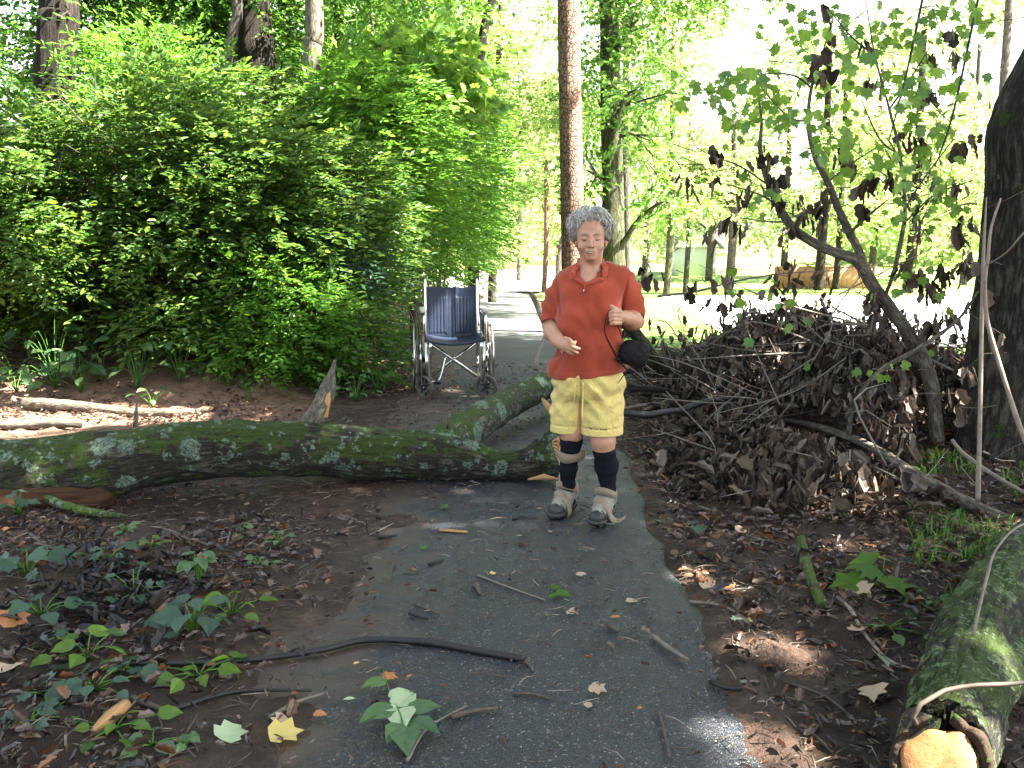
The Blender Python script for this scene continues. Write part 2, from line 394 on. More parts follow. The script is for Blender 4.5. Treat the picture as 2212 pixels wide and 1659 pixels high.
M['twiggrey'] = simple('twig_grey', (.135, .115, .092), .8, var=.3, scale=25)
b = NB('split_wood'); uv = b.coord('UV', (60, 2, 1)); f = b.noise(uv, 2.0, 5, .6); M['wood'] = b.fin(b.ramp(f, [(.25, (.22, .10, .035)), (.55, (.42, .24, .11)), (.8, (.58, .38, .2))]), .75, b.bump(f, .8, .01), None, .2)
b = NB('sawn_wood'); o = b.coord(); f = b.math('ADD', b.math('MULTIPLY', b.noise(o, 12, 5), .7), b.math('MULTIPLY', b.noise(b.coord('Object', (20, 20, 160)), 3, 3), .3)); M['sawn'] = b.fin(b.ramp(f, [(.3, (.12, .045, .014)), (.5, (.26, .12, .045)), (.7, (.36, .20, .09))]), .7, b.bump(b.noise(o, 90, 3), .5, .004), None, .2)
M['barkring'] = barkmat('torn_bark_ring', (.03, .018, .010), (.14, .08, .04), 30, 30, moss=.5, bump=1.0)
b = NB('rotten_wood'); uv = b.coord('UV', (30, 2, 1)); f = b.noise(uv, 2.0, 5, .6); M['rot'] = b.fin(b.ramp(f, [(.3, (.014, .007, .004)), (.7, (.075, .032, .013))]), .8, b.bump(f, .9, .01), None, .2)
M['leafA'] = leafmat('shrub_leaf', [(.024, .068, .010), (.045, .110, .014), (.075, .150, .020), (.13, .200, .024), (.045, .105, .030), (.085, .155, .045)], .46)
M['leafB'] = leafmat('shrub_leaf_bright', [(.055, .15, .016), (.07, .18, .020), (.10, .22, .03)], .5)
M['leafC'] = leafmat('blue_green_leaf', [(.030, .070, .040), (.045, .095, .058), (.065, .12, .078)], .35)
M['leafT'] = leafmat('tree_leaf', [(.035, .10, .012), (.055, .14, .018), (.075, .17, .022), (.10, .21, .03)], .5)
M['leafDark'] = leafmat('wood_leaf', [(.012, .045, .008), (.022, .07, .010), (.035, .095, .014)], .45)
M['leafFar'] = leafmat('far_tree_leaf', [(.13, .20, .06), (.18, .26, .08), (.24, .32, .11), (.30, .36, .14)], .5)  # pale tones put the washed-out glare of the background into the leaves
M['leafTulip'] = leafmat('lobed_tree_leaf', [(.09, .19, .025), (.12, .23, .03), (.16, .28, .045), (.09, .19, .06)], .6)
M['leafGround'] = leafmat('seedling_leaf', [(.040, .095, .040), (.055, .115, .050), (.075, .14, .055), (.085, .155, .045)], .25, .4)
M['leafBlade'] = leafmat('grass_blade', [(.05, .15, .02), (.08, .2, .03), (.12, .25, .04)], .4)
M['dry'] = leafmat('dry_curled_leaf', [(.012, .008, .005), (.032, .020, .012), (.070, .044, .028), (.16, .115, .08), (.042, .026, .015), (.020, .015, .012), (.080, .055, .038), (.15, .125, .10)], .10, .6, .3)
M['drywet'] = leafmat('wet_leaf_litter', [(.010, .007, .006), (.025, .015, .011), (.06, .034, .022), (.12, .075, .05), (.018, .012, .010), (.17, .105, .07), (.02, .013, .010), (.16, .065, .025)], .05, .35, .5)
M['blackleaf'] = leafmat('wet_black_leaf', [(.008, .008, .009), (.018, .017, .018), (.035, .028, .022)], .02, .45, .35)
M['dryorange'] = leafmat('orange_leaf', [(.32, .10, .025), (.42, .17, .05), (.25, .10, .05)], .15, .45)
M['dryyellow'] = leafmat('yellow_leaf', [(.65, .48, .10), (.6, .5, .18)], .3, .5)
M['leafpale'] = leafmat('pale_leaf_underside', [(.30, .40, .22), (.38, .46, .28)], .2, .5)
M['leaftan'] = leafmat('tan_leaf', [(.30, .20, .13), (.42, .31, .21), (.20, .12, .08)], .1, .6)
# ground
b = NB('forest_soil'); o = b.coord(); xyz = b.sep(o)
n1 = b.noise(o, 1.3, 5); n2 = b.noise(o, 14, 6, .7); n3 = b.noise(o, 60, 5, .75); 
c = b.mix(b.ramp(n2, [(.35, 0.0), (.65, 1.0)]), (.018, .010, .006), (.088, .050, .032)); c = b.mix(b.ramp(n3, [(.48, 0.0), (.7, .7)]), c, (.12, .075, .05)); c = b.mix(b.ramp(n1, [(.40, 0.0), (.60, .75)]), c, (.020, .012, .009))
sandy = b.math('MULTIPLY', b.ramp(b.math('MULTIPLY', b.math('ABSOLUTE', b.math('ADD', xyz[1], -7.9)), .5), [(.25, 1.0), (.55, 0.0)]), b.ramp(b.math('MULTIPLY', xyz[0], -.25), [(.35, 0.0), (.55, 1.0)]))
c = b.mix(sandy, c, b.mix(n2, (.17, .10, .065), (.32, .20, .14)))
r = b.ramp(n1, [(.38, .35), (.6, .75)])
M['soil'] = b.fin(c, r, b.bump(b.math('ADD', n3, b.math('MULTIPLY', n2, 2.0)), .9, .02), None, .25)
b = NB('wet_asphalt'); o = b.coord(); xyz = b.sep(o)
ag = b.vor(o, 175); agc = b.vor(o, 175, out=1); n1 = b.noise(o, 1.1, 5, .6); n2 = b.noise(o, 5, 6, .65); n4 = b.noise(o, 90, 3)
c = b.mix(b.sep(agc)[0], (.007, .0085, .0115), (.040, .044, .053)); c = b.mix(b.ramp(b.sep(agc)[1], [(.965, 0.0), (.985, 1.0)]), c, (.20, .19, .17))
mud = b.math('ADD', b.math('MULTIPLY', b.ramp(b.math('ADD', b.math('MULTIPLY', xyz[0], -1.25), -.2), [(0.0, 0.0), (.75, 1.0)]), .34), b.math('MULTIPLY', n2, .8))
mk = b.ramp(mud, [(.50, 0.0), (.68, 1.0)]); c = b.mix(mk, c, b.mix(n4, (.024, .015, .010), (.070, .044, .030)))
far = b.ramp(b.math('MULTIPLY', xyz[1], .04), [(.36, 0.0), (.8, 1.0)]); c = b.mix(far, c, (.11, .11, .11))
mo = b.math('MULTIPLY', b.ramp(b.math('ADD', xyz[0], b.math('MULTIPLY', n2, .25)), [(.80, 0.0), (.90, .8)]), b.ramp(b.noise(o, 12, 4), [(.42, 0.0), (.6, 1.0)])); c = b.mix(mo, c, (.035, .055, .012))
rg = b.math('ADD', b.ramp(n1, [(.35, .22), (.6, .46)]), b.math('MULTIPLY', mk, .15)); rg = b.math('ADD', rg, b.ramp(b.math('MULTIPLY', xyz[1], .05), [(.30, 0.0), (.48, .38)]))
hh = b.math('MULTIPLY', b.math('SUBTRACT', 1.0, ag), b.math('SUBTRACT', 1.0, b.math('MULTIPLY', mk, .8)))
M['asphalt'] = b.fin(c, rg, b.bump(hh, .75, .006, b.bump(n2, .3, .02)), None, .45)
b = NB('lawn_grass'); o = b.coord(); c = b.mix(b.noise(o, 3, 6, .7), (.09, .17, .03), (.20, .28, .07)); M['lawn'] = b.fin(c, .8, b.bump(b.noise(o, 120, 4), .7, .03), None, .2)
b = NB('blown_out_ground'); o = b.coord(); c = b.mix(b.noise(o, 2, 6, .7), (.42, .41, .37), (.6, .58, .53)); M['paleground'] = b.fin(c, .85, b.bump(b.noise(o, 90, 4), .5, .02))  # pale tone makes the sunlit open ground burn out to white
b = NB('fence_boards'); o = b.coord(); bx = b.math('FRACT', b.math('MULTIPLY', b.sep(o)[0], 4.0)); c = b.mix(b.noise(o, 4, 4), (.24, .11, .055), (.34, .17, .09)); c = b.mix(b.ramp(bx, [(0.0, 1.0), (.10, 0.0)]), c, (.10, .05, .02)); M['fence'] = b.fin(c, .8)
M['white'] = simple('white_paint', (.75, .75, .73), .6, var=.04)
M['roof'] = simple('grey_shingle', (.16, .16, .17), .8, var=.2)
M['siding'] = simple('green_siding', (.52, .57, .50), .7, var=.1)
# person and chair
def cloth(name, col, var=.10, s1=6, weave=900, bump=.25, rough=.9, fold=0.0, sheen=.2):
    b = NB(name); o = b.coord(); c = b.ramp(b.noise(o, s1, 4), [(.3, tuple(x * (1 - var) for x in col)), (.7, tuple(min(1, x * (1 + var)) for x in col))])
    nr = b.bump(b.noise(o, weave, 2), bump, .001)
    if fold: nr = b.bump(b.noise(o, 11, 5, .62, .8), fold, .03, nr)
    return b.fin(c, rough, nr, None, .15, Sheen_Weight=sheen)
M['shirt'] = cloth('orange_red_pique', (.275, .047, .023), .12, 5, 700, .35, fold=.25)
M['collar'] = cloth('collar_knit', (.32, .048, .024), .08, 9, 700, .3)
M['shorts'] = cloth('yellow_cotton', (.58, .46, .155), .08, 7, 700, .3, fold=.9)
M['cord'] = cloth('yellow_cord', (.60, .48, .14), .08, 30, 700, .3)
M['sock'] = cloth('black_sock', (.006, .007, .011), .2, 9, 600, .4, sheen=0.0)
M['bag'] = cloth('black_nylon', (.006, .006, .008), .2, 9, 600, .5, rough=.65, fold=.5, sheen=0.0)
M['leather'] = cloth('taupe_strap', (.20, .155, .105), .12, 14, 400, .2, rough=.65)
M['bootup'] = cloth('boot_upper', (.20, .188, .15), .3, 30, 300, .3, rough=.75)
M['suede'] = cloth('boot_suede', (.17, .145, .11), .15, 30, 300, .3, rough=.85)
M['rubber'] = simple('black_rubber', (.018, .018, .018), .55, var=.3, scale=30, bump=.3)
M['brace'] = simple('brace_plastic', (.48, .44, .36), .35, var=.06)
M['braceorange'] = simple('brace_lining', (.45, .14, .03), .6, var=.1)
b = NB('skin'); o = b.coord(); n = b.noise(o, 9, 4); n2 = b.noise(o, 60, 4)
c = b.mix(n, (.36, .175, .105), (.46, .26, .17)); c = b.mix(b.ramp(n2, [(.5, 0.0), (.8, .3)]), c, (.33, .12, .075))
M['skin'] = b.fin(c, .48, b.bump(b.noise(o, 300, 3), .25, .002), None, .4, Subsurface_Weight=.18, Subsurface_Radius=(.012, .004, .002), Subsurface_Scale=1.0)
M['lip'] = simple('lip', (.40, .13, .10), .4, var=.1)
M['teeth'] = simple('teeth', (.62, .58, .50), .3, var=.05)
M['nail'] = simple('nail', (.6, .36, .29), .3, var=.05)
M['lash'] = simple('lash', (.07, .04, .03), .7)
M['brow'] = simple('brow_hair', (.22, .16, .12), .8)
b = NB('grey_hair'); o = b.coord('Object', (1, 1, 1)); n = b.noise(o, 40, 4); g = b.n('NewGeometry')
c = b.mix(g.outputs['Random Per Island'], (.15, .14, .125), (.58, .56, .52)); M['hair'] = b.fin(c, .42, None, None, .5)
M['hairbase'] = simple('hair_base', (.15, .14, .125), .7, var=.3, scale=60, bump=.8, bs=150)
b = NB('chrome'); o = b.coord(); M['chrome'] = b.fin((.62, .62, .60), b.ramp(b.noise(o, 12, 3), [(.3, .10), (.7, .28)]), None, 1.0)
b = NB('navy_vinyl'); o = b.coord(); M['vinyl'] = b.fin(b.mix(b.noise(o, 6, 3), (.004, .008, .020), (.010, .018, .040)), .45, b.bump(b.noise(o, 9, 4), .25, .02, b.bump(b.noise(o, 500, 2), .2, .001)), None, .35)
M['tyre'] = simple('brown_tyre', (.065, .05, .036), .6, var=.3)
M['plastic'] = simple('black_plastic', (.014, .014, .015), .35, var=.2)
M['rim'] = simple('dull_metal', (.35, .35, .34), .35, metal=.9)
M['armpad'] = simple('pale_armrest', (.42, .38, .33), .5, var=.1)
# ---------------------------------------------------------------- terrain
PX0, PX1 = -1.0, .745
def pathx(y):   # sideways drift of the path, bends left far away
    return -0.012 * np.maximum(np.asarray(y, float) - 33, 0) ** 2 * .6
def terr(x, y):
    x = np.asarray(x, float); y = np.asarray(y, float)
    t = np.maximum(y - 9.5, 0); z = -0.045 * (np.sqrt(t * t + 1) - 1) * (1) ; z = np.maximum(z, -2.0 + 0 * z)
    bx = -(x - np.where(y > 33, pathx(y), 0)) - 1.55
    lb = np.minimum(np.maximum(bx, 0), np.maximum((y - 8.2) * 1.3, 0)); lb = np.sqrt(lb * lb + .09) - .3
    z = z + .36 * np.minimum(lb, 6.5) + .0
    fl = sstep(-1.0, -1.9, x) * sstep(5.2, 4.4, y); z = z + .05 * fl
    z = z - .05 * np.exp(-((x + 1.5) / .8) ** 2 - ((y - 5.1) / .5) ** 2)
    z = z + .24 * np.exp(-((x - 2.7) / 1.2) ** 2 - ((y - 7.2) / 1.7) ** 2)
    z = z + .16 * sstep(3.0, 5.5, x) * sstep(11, 4, y)
    return z
def terrn(x, y):
    x = np.asarray(x, float); y = np.asarray(y, float)
    e = np.minimum(np.abs(x - PX0), np.abs(x - PX1)); inside = (x > PX0) & (x < PX1)
    a = np.where(inside, 0, np.clip(e / .35, 0, 1)) * sstep(60, 20, y)
    n = .030 * fbm(x * 2.2, y * 2.2, 0, 3, 3) + .016 * fbm(x * 11, y * 11, 0, 9, 3)
    z = terr(x, y) + a * n - np.where(inside & (y < 60), .02 * np.clip(e / .05, 0, 1), 0)
    z = z - .02 * sstep(8.8, 10.2, y) * sstep(.9, 1.3, x)
    return z
def G(px, py, dz=0.0):
    """photo pixel -> point on the ground"""
    Y = np.concatenate([np.arange(2.0, 12, .02), np.arange(12, 120, .25)])
    a = (px - CX) / FPX; b_ = (CY - py) / FPX; k = Y / (_c + b_ * _s); z = CAMH + k * (-_s + b_ * _c); x = a * k
    d = z - terr(x, Y); i = int(np.argmax(d < 0)) if (d < 0).any() else len(Y) - 1
    return np.array([x[i], Y[i], float(terr(x[i], Y[i])) + dz])
def grade(*segs):
    out = []
    for a, b_, st in segs: out.append(np.arange(a, b_, st))
    return np.concatenate(out)
gx = grade((-160, -40, 8), (-40, -12, 1.4), (-12, -5.2, .3), (-5.2, 5.2, .04), (5.2, 12, .3), (12, 40, 1.4), (40, 161, 8))
gy = grade((-40, -4, 4), (-4, 1.8, .5), (1.8, 10.5, .04), (10.5, 16, .15), (16, 40, .6), (40, 80, 2), (80, 330, 12))
def sheet(name, gx, gy, zf, mat, mask=None, dz=0.0):
    X, Y = np.meshgrid(gx, gy, indexing='ij'); Z = zf(X, Y) + dz
    V = np.stack([X, Y, Z], -1).reshape(-1, 3); n, m = X.shape
    i, j = np.meshgrid(np.arange(n - 1), np.arange(m - 1), indexing='ij')
    Q = np.stack([i * m + j, (i + 1) * m + j, (i + 1) * m + j + 1, i * m + j + 1], -1).reshape(-1, 4)
    if mask is not None:
        k = mask(.25 * (V[Q[:, 0]] + V[Q[:, 1]] + V[Q[:, 2]] + V[Q[:, 3]])); Q = Q[k]
        used = np.unique(Q); mp = np.zeros(len(V), int); mp[used] = np.arange(len(used)); V = V[used]; Q = mp[Q]
    return link(name, mesh_np(name, V, [Q], mat))
tag(sheet('ground', gx, gy, terrn, M['soil']), 'brown muddy woodland ground with litter', kind='structure')
# asphalt path
py_ = grade((-4, 12, .06), (12, 64, .4)); pu = np.linspace(0, 1, 46)
U, Yp_ = np.meshgrid(pu, py_, indexing='ij')
wob0 = .03 * fbm(Yp_ * 3, 0, 0, 21, 3); wob1 = .05 * fbm(Yp_ * 3.1, 5, 0, 22, 5) - .01
Xp = (PX0 + wob0) * (1 - U) + (PX1 + wob1) * U + pathx(Yp_)
Zp = terr(Xp, Yp_) + .006 + .006 * fbm(Xp * 1.5, Yp_ * 1.5, 0, 31, 2) - .03 * (np.abs(U - .5) > .49)
V = np.stack([Xp, Yp_, Zp], -1).reshape(-1, 3); n, m = Xp.shape
i, j = np.meshgrid(np.arange(n - 1), np.arange(m - 1), indexing='ij')
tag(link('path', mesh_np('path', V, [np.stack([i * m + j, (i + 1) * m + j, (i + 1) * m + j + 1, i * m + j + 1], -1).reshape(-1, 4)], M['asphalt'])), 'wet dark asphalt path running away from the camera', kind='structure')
def lawnmask(c):
    x, y = c[:, 0], c[:, 1]
    return ((x > 1.0 + .25 * vnoise(y * 1.5, 0, 0, 3)) & (y > 10.6 + .4 * vnoise(x * 1.3, 2, 0, 5)) & (y < 200)) | ((y > 40) & (x < -3) & (x > -60) & (y < 200) & (x > -3 - (y - 40) * .7))
tag(sheet('lawn', gx, gy, terr, M['lawn'], lawnmask, .03), 'sunlit lawn beyond the trees', kind='structure')
def lotmask(c):
    x, y = c[:, 0], c[:, 1]; return (x > 2.9 + (y - 12) * .10) & (y > 12.5) & (y < 36) & (x < 60)
tag(sheet('clearing', gx, gy, terr, M['paleground'], lotmask, .05), 'pale sunlit open ground on the right', kind='structure')
def far_lot(c):
    x, y = c[:, 0], c[:, 1]; return (x > -9 + .0 * y) & (x < 4.5) & (y > 41) & (y < 75)
tag(sheet('far_drive', gx, gy, terr, M['paleground'], far_lot, .045), 'pale sunlit drive where the path comes out of the trees', kind='structure')

# mud washed over the left of the asphalt and spilling over its right edge
def mudz(x, y):
    e = fbm(x * 2.4, y * 2.4, 0, 51, 4)
    lft = sstep(-.40, -1.0, x + .22 * e + .10 * np.sin(y * 2.3 + 1)) * sstep(6.6, 5.9, y) ; rgt = sstep(.69, .84, x + .06 * e)
    return terr(x, y) + .006 + .034 * (np.maximum(lft, rgt) - .42) + .006 * fbm(x * 9, y * 9, 0, 53, 3)
mx, my = grade((-1.5, 1.0, .025)), grade((1.6, 11.0, .03))
def mudmask(c): return (c[:, 0] < -.35) & (c[:, 1] < 7.0) | (c[:, 0] > .52) & (c[:, 0] < .92)
def mudz2(x, y):
    z = mudz(x, y); ed = sstep(-1.5, -1.3, x) * sstep(7.0, 6.6, np.where(x < 0, y, 0)); z = z - .05 * (1 - ed) * (x < 0) - .05 * sstep(.80, .92, x); return z
tag(sheet('mud', mx, my, mudz2, M['soil'], mudmask), 'wet brown mud washed over the edges of the path', kind='structure')

def surf(x, y):
    x = np.asarray(x, float); y = np.asarray(y, float); z = terrn(x, y)
    z = np.where((x > PX0 - .03) & (x < PX1 + .03), np.maximum(z, terr(x, y) + .009), z)
    inm = ((x < -.35) & (x > -1.5) & (y < 7.0) | (x > .52) & (x < .92)) & (y > 1.6) & (y < 11)
    return np.where(inm, np.maximum(z, mudz2(x, y)), z)
_G0 = G
def G(px, py, dz=0.0):
    p = _G0(px, py); p[2] = float(surf(p[0], p[1])) + dz; return p
# ---------------------------------------------------------------- logs and limbs
def PP(l): return [P(a, b_, c_) for a, b_, c_ in l]
def wood(name, pts, r, mat, label=None, cat=None, parent=None, group=None, seg=16, noise=.08, nf=6, step=.05, seed=1, fiss=0.0, ends=None):
    m = MB(); m.tube(pts, r, seg, True, noise, nf, seed, step=step, fiss=fiss)
    if parent is None:
        o = m.build(name, mat)
        if label: tag(o, label, cat, group)
        return o
    return m.build(name, mat, parent)
L = [(-420, 1045, 5.05, .20), (-150, 1035, 5.2, .195), (60, 1022, 5.3, .19), (200, 1008, 5.35, .187), (330, 985, 5.42, .172), (450, 970, 5.5, .163), (600, 967, 5.58, .155), (750, 975, 5.66, .155), (900, 984, 5.72, .150), (985, 992, 5.74, .135), (1060, 1004, 5.72, .100), (1130, 1002, 5.70, .098), (1185, 990, 5.68, .112), (1210, 984, 5.66, .105)]
log = wood('fallen_log', [P(*q[:3]) for q in L], [q[3] for q in L], M['log'], 'big mossy fallen log with pale lichen blocking the path', 'fallen log', seg=150, noise=.10, nf=9, step=.014, seed=4, fiss=.006)
L2 = [(930, 978, 5.85, .11), (985, 945, 6.15, .125), (1040, 907, 6.6, .118), (1110, 866, 7.2, .108), (1190, 828, 7.8, .104), (1300, 796, 8.3, .098), (1420, 776, 8.6, .088), (1500, 786, 8.8, .078), (1580, 800, 9.0, .06), (1650, 815, 9.2, .04)]
wood('limb', [P(*q[:3]) for q in L2], [q[3] for q in L2], M['limb'], parent=log, seg=80, noise=.08, nf=9, step=.02, seed=8, fiss=.004)
knob = wood('branch_stub', [P(1150, 1000, 5.70), P(1185, 965, 5.68), P(1206, 938, 5.66)], [.095, .075, .05], M['log'], parent=log, seg=60, noise=.12, nf=9, step=.015, seed=6, fiss=.004)
m = MB(); m.tube([P(672, 918, 5.66), P(690, 875, 5.68), P(708, 835, 5.7), P(716, 806, 5.7), P(724, 778, 5.7)], [.060, .055, .040, .022, .008], 30, True, .28, 22, 3, step=.008, fiss=.004); m.build('broken_spike', M['limbpale'], log)
m = MB(); m.tube([P(700, 900, 5.66), P(707, 868, 5.66), P(714, 838, 5.68)], [.020, .020, .006], 10, True, .2, 20, 2, step=.01); m.build('split_wood', M['wood'], log)
m = MB()
for i in range(14):     # torn end of the trunk
    a = i * 2.4; rr = .095 * math.sqrt((i + .5) / 26)
    c0 = P(1196, 985, 5.68) + np.array([0, math.cos(a) * rr, math.sin(a) * rr]); l = rng.uniform(.01, .05)
    m.tube([c0, c0 + np.array([l * .6, rng.normal(0, .004), rng.normal(0, .004)]), c0 + np.array([l, rng.normal(0, .008), rng.normal(0, .01)])], [.02, .015, .003], 6)
for i in range(6): m.tube([P(1195, 955 + i * 4, 5.6), P(1204 + rng.uniform(0, 6), 948 + i * 9, 5.58), P(1212, 962 + i * 9, 5.57)], [.012, .013, .003], 6)
m.tube([P(1140, 1036, 5.55), P(1175, 1030, 5.53), P(1204, 1034, 5.5)], [.006, .018, .004], 8, squash=.6); m.build('torn_wood', M['wood'], log)
m = MB(); m.tube([P(-200, 1080, 5.06), P(0, 1083, 5.14), P(140, 1080, 5.2), P(215, 1072, 5.24), P(262, 1050, 5.3)], [.11, .105, .10, .08, .02], 30, True, .22, 12, 5, step=.02, fiss=.01); m.build('rotten_wood', M['rot'], log)
m = MB(); m.tube([P(293, 920, 5.45), P(294, 890, 5.45), P(296, 868, 5.45)], [.016, .010, .004], 8, step=.02); m.build('shoot_stub', M['limbpale'], log); m = MB(); m.tube([P(966, 925, 5.7), P(968, 905, 5.68), P(971, 893, 5.68)], [.011, .010, .008], 8); m.build('shoot_stub', M['limbpale'], log)
# sawn log at the lower right: its end is cut on a slant that faces up
L = [(2006, 1760, 2.16, .118), (2030, 1662, 2.34, .124), (2048, 1600, 2.46, .128), (2112, 1410, 3.0, .142), (2200, 1255, 3.6, .150), (2330, 1140, 4.4, .155), (2460, 1060, 5.2, .16)]
pts = [P(*q[:3]) for q in L]; pts[0][2] = pts[1][2]
V, Q, uv, caps = tube_np(pts, [q[3] for q in L], 140, .13, 10, 14, step=.012, fiss=.008)
t0_ = pts[1] - pts[2]; t0_ /= np.linalg.norm(t0_); t = t0_ + np.array([0, 0, .75]); t /= np.linalg.norm(t); ce = pts[1] + np.array([0, 0, .0]); s_ = (V - ce) @ t; over = np.maximum(s_, 0)
V = V - over[:, None] * t0_ / (t0_ @ t)
m = MB(); m.add(V, [Q] + caps, uv); lg = m.build('sawn_log', M['logcut']); tag(lg, 'green lichened log with a fresh pale sawn end, lower right', 'log')
u = np.cross(t, [0, 0, 1]); u /= np.linalg.norm(u); v = np.cross(u, t); th = np.linspace(0, 2 * np.pi, 64, endpoint=False); kx, ky = 1.0, 1.0 / (t0_ @ t)
rg_ = .088 * (1 + .07 * np.sin(3 * th + 1) + .04 * np.sin(7 * th))
ring = lambda s1, d_: ce + t * d_ + (np.cos(th) * rg_ * s1 * kx)[:, None] * u + (np.sin(th) * rg_ * s1 * ky * .9)[:, None] * v
V = np.concatenate([ring(1.06, -.02), ring(1.0, .010), ring(.9, .016), ring(.45, .017), ring(.02, .017)])
Q = np.concatenate([[[k * 64 + i, k * 64 + (i + 1) % 64, (k + 1) * 64 + (i + 1) % 64, (k + 1) * 64 + i] for i in range(64)] for k in range(4)])
m = MB(); m.add(V, [Q]); m.build('sawn_end', M['sawn'], lg)
m = MB(); th = np.linspace(0, 2 * np.pi, 180, endpoint=False); jag = .016 * fbm(np.cos(th) * 3, np.sin(th) * 3, 0, 7, 4) + .012 * np.abs(vnoise(th * 16, 0, 0, 4)); V = []
for ro, dd, jw in ((.124, -.035, 0.0), (.121, -.010, .3), (.114, .006, .8), (.103, .007, .7), (.094, .002, .3), (.088, -.02, 0.0)):
    r_ = ro * (1 + .04 * np.sin(5 * th + 1) + .06 * vnoise(np.cos(th) * 4, np.sin(th) * 4, ro * 60, 3)); V.append(ce + t * (dd + jag * jw)[:, None] + (r_ * np.cos(th))[:, None] * u + (r_ * np.sin(th) * ky)[:, None] * v)
V = np.concatenate(V); i, k = np.meshgrid(np.arange(180), np.arange(5), indexing='ij'); i = i.ravel(); k = k.ravel(); m.add(V, [np.stack([k * 180 + i, k * 180 + (i + 1) % 180, (k + 1) * 180 + (i + 1) % 180, (k + 1) * 180 + i], 1)]); m.build('ragged_bark', M['barkring'], lg)
def stick(pix, r, mat, label, name='stick', dz=None, group=None, seg=8, parent=None, cat='stick', noise=.12):
    r0 = r if isinstance(r, (int, float)) else max(r)
    pts = [G(a, b_, (r0 * .8 if dz is None else dz)) for a, b_ in pix]
    n = len(pts); rr = np.full(n, r) if isinstance(r, (int, float)) else np.interp(np.linspace(0, 1, n), np.linspace(0, 1, len(r)), r)
    if isinstance(r, (int, float)): rr = rr * np.linspace(1.1, .6, n)
    return wood(name, pts, rr, mat, label, cat, parent, group, seg=seg, noise=noise, nf=40, step=.03, seed=int(pix[0][0]) % 97)
stick([(1730, 1176), (1742, 1232), (1752, 1278), (1776, 1336)], (.022, .024, .020, .021), M['stickmoss'], 'short green mossy branch lying beside the brush pile', 'mossy_branch', seg=18, dz=.032)
stick([(1762, 1345), (1768, 1330)], (.012, .014), M['twigblack'], 'black stub at the end of the short mossy branch', 'branch_stub_piece')
o = stick([(52, 880), (150, 888), (280, 897), (360, 902), (420, 900)], (.050, .046, .036, .030, .022), M['limbpale'], 'long pale peeled log lying on the sunny left bank', 'thin_log', seg=18, cat='log')
stick([(-30, 918), (60, 921), (130, 927), (175, 930)], (.03, .035, .02), M['limbpale'], 'short pale weathered stick at the left edge of the sunny bank', 'weathered_stick', seg=14)
stick([(370, 880), (400, 882), (425, 892), (450, 900)], (.012, .012, .008), M['twigpale'], 'thin forked pale twig by the end of the long pale log')
stick([(50, 1082), (95, 1100), (150, 1118), (225, 1126), (275, 1136)], (.020, .024, .024, .020, .010), M['stickmoss'], 'curved mossy branch lying in front of the big log at far left', 'mossy_branch', seg=18, dz=.05)
d = stick([(-20, 1516), (110, 1497), (235, 1470), (330, 1462), (440, 1455), (560, 1440), (700, 1418), (790, 1398), (920, 1400), (1010, 1418), (1132, 1440)], (.005, .006, .008, .010, .010, .011, .013, .014, .013), M['twigblack'], 'long wet black stick lying across the path in the foreground', 'black_stick', seg=14)
stick([(316, 1462), (311, 1420), (306, 1366)], (.008, .006), M['twigblack'], None, 'side_twig', parent=d); stick([(452, 1452), (449, 1400), (440, 1372)], (.007, .005), M['twigblack'], None, 'side_twig', parent=d)
stick([(1128, 1436), (1140, 1446), (1152, 1460)], (.006, .004), M['twig'], None, 'side_twig', parent=d)
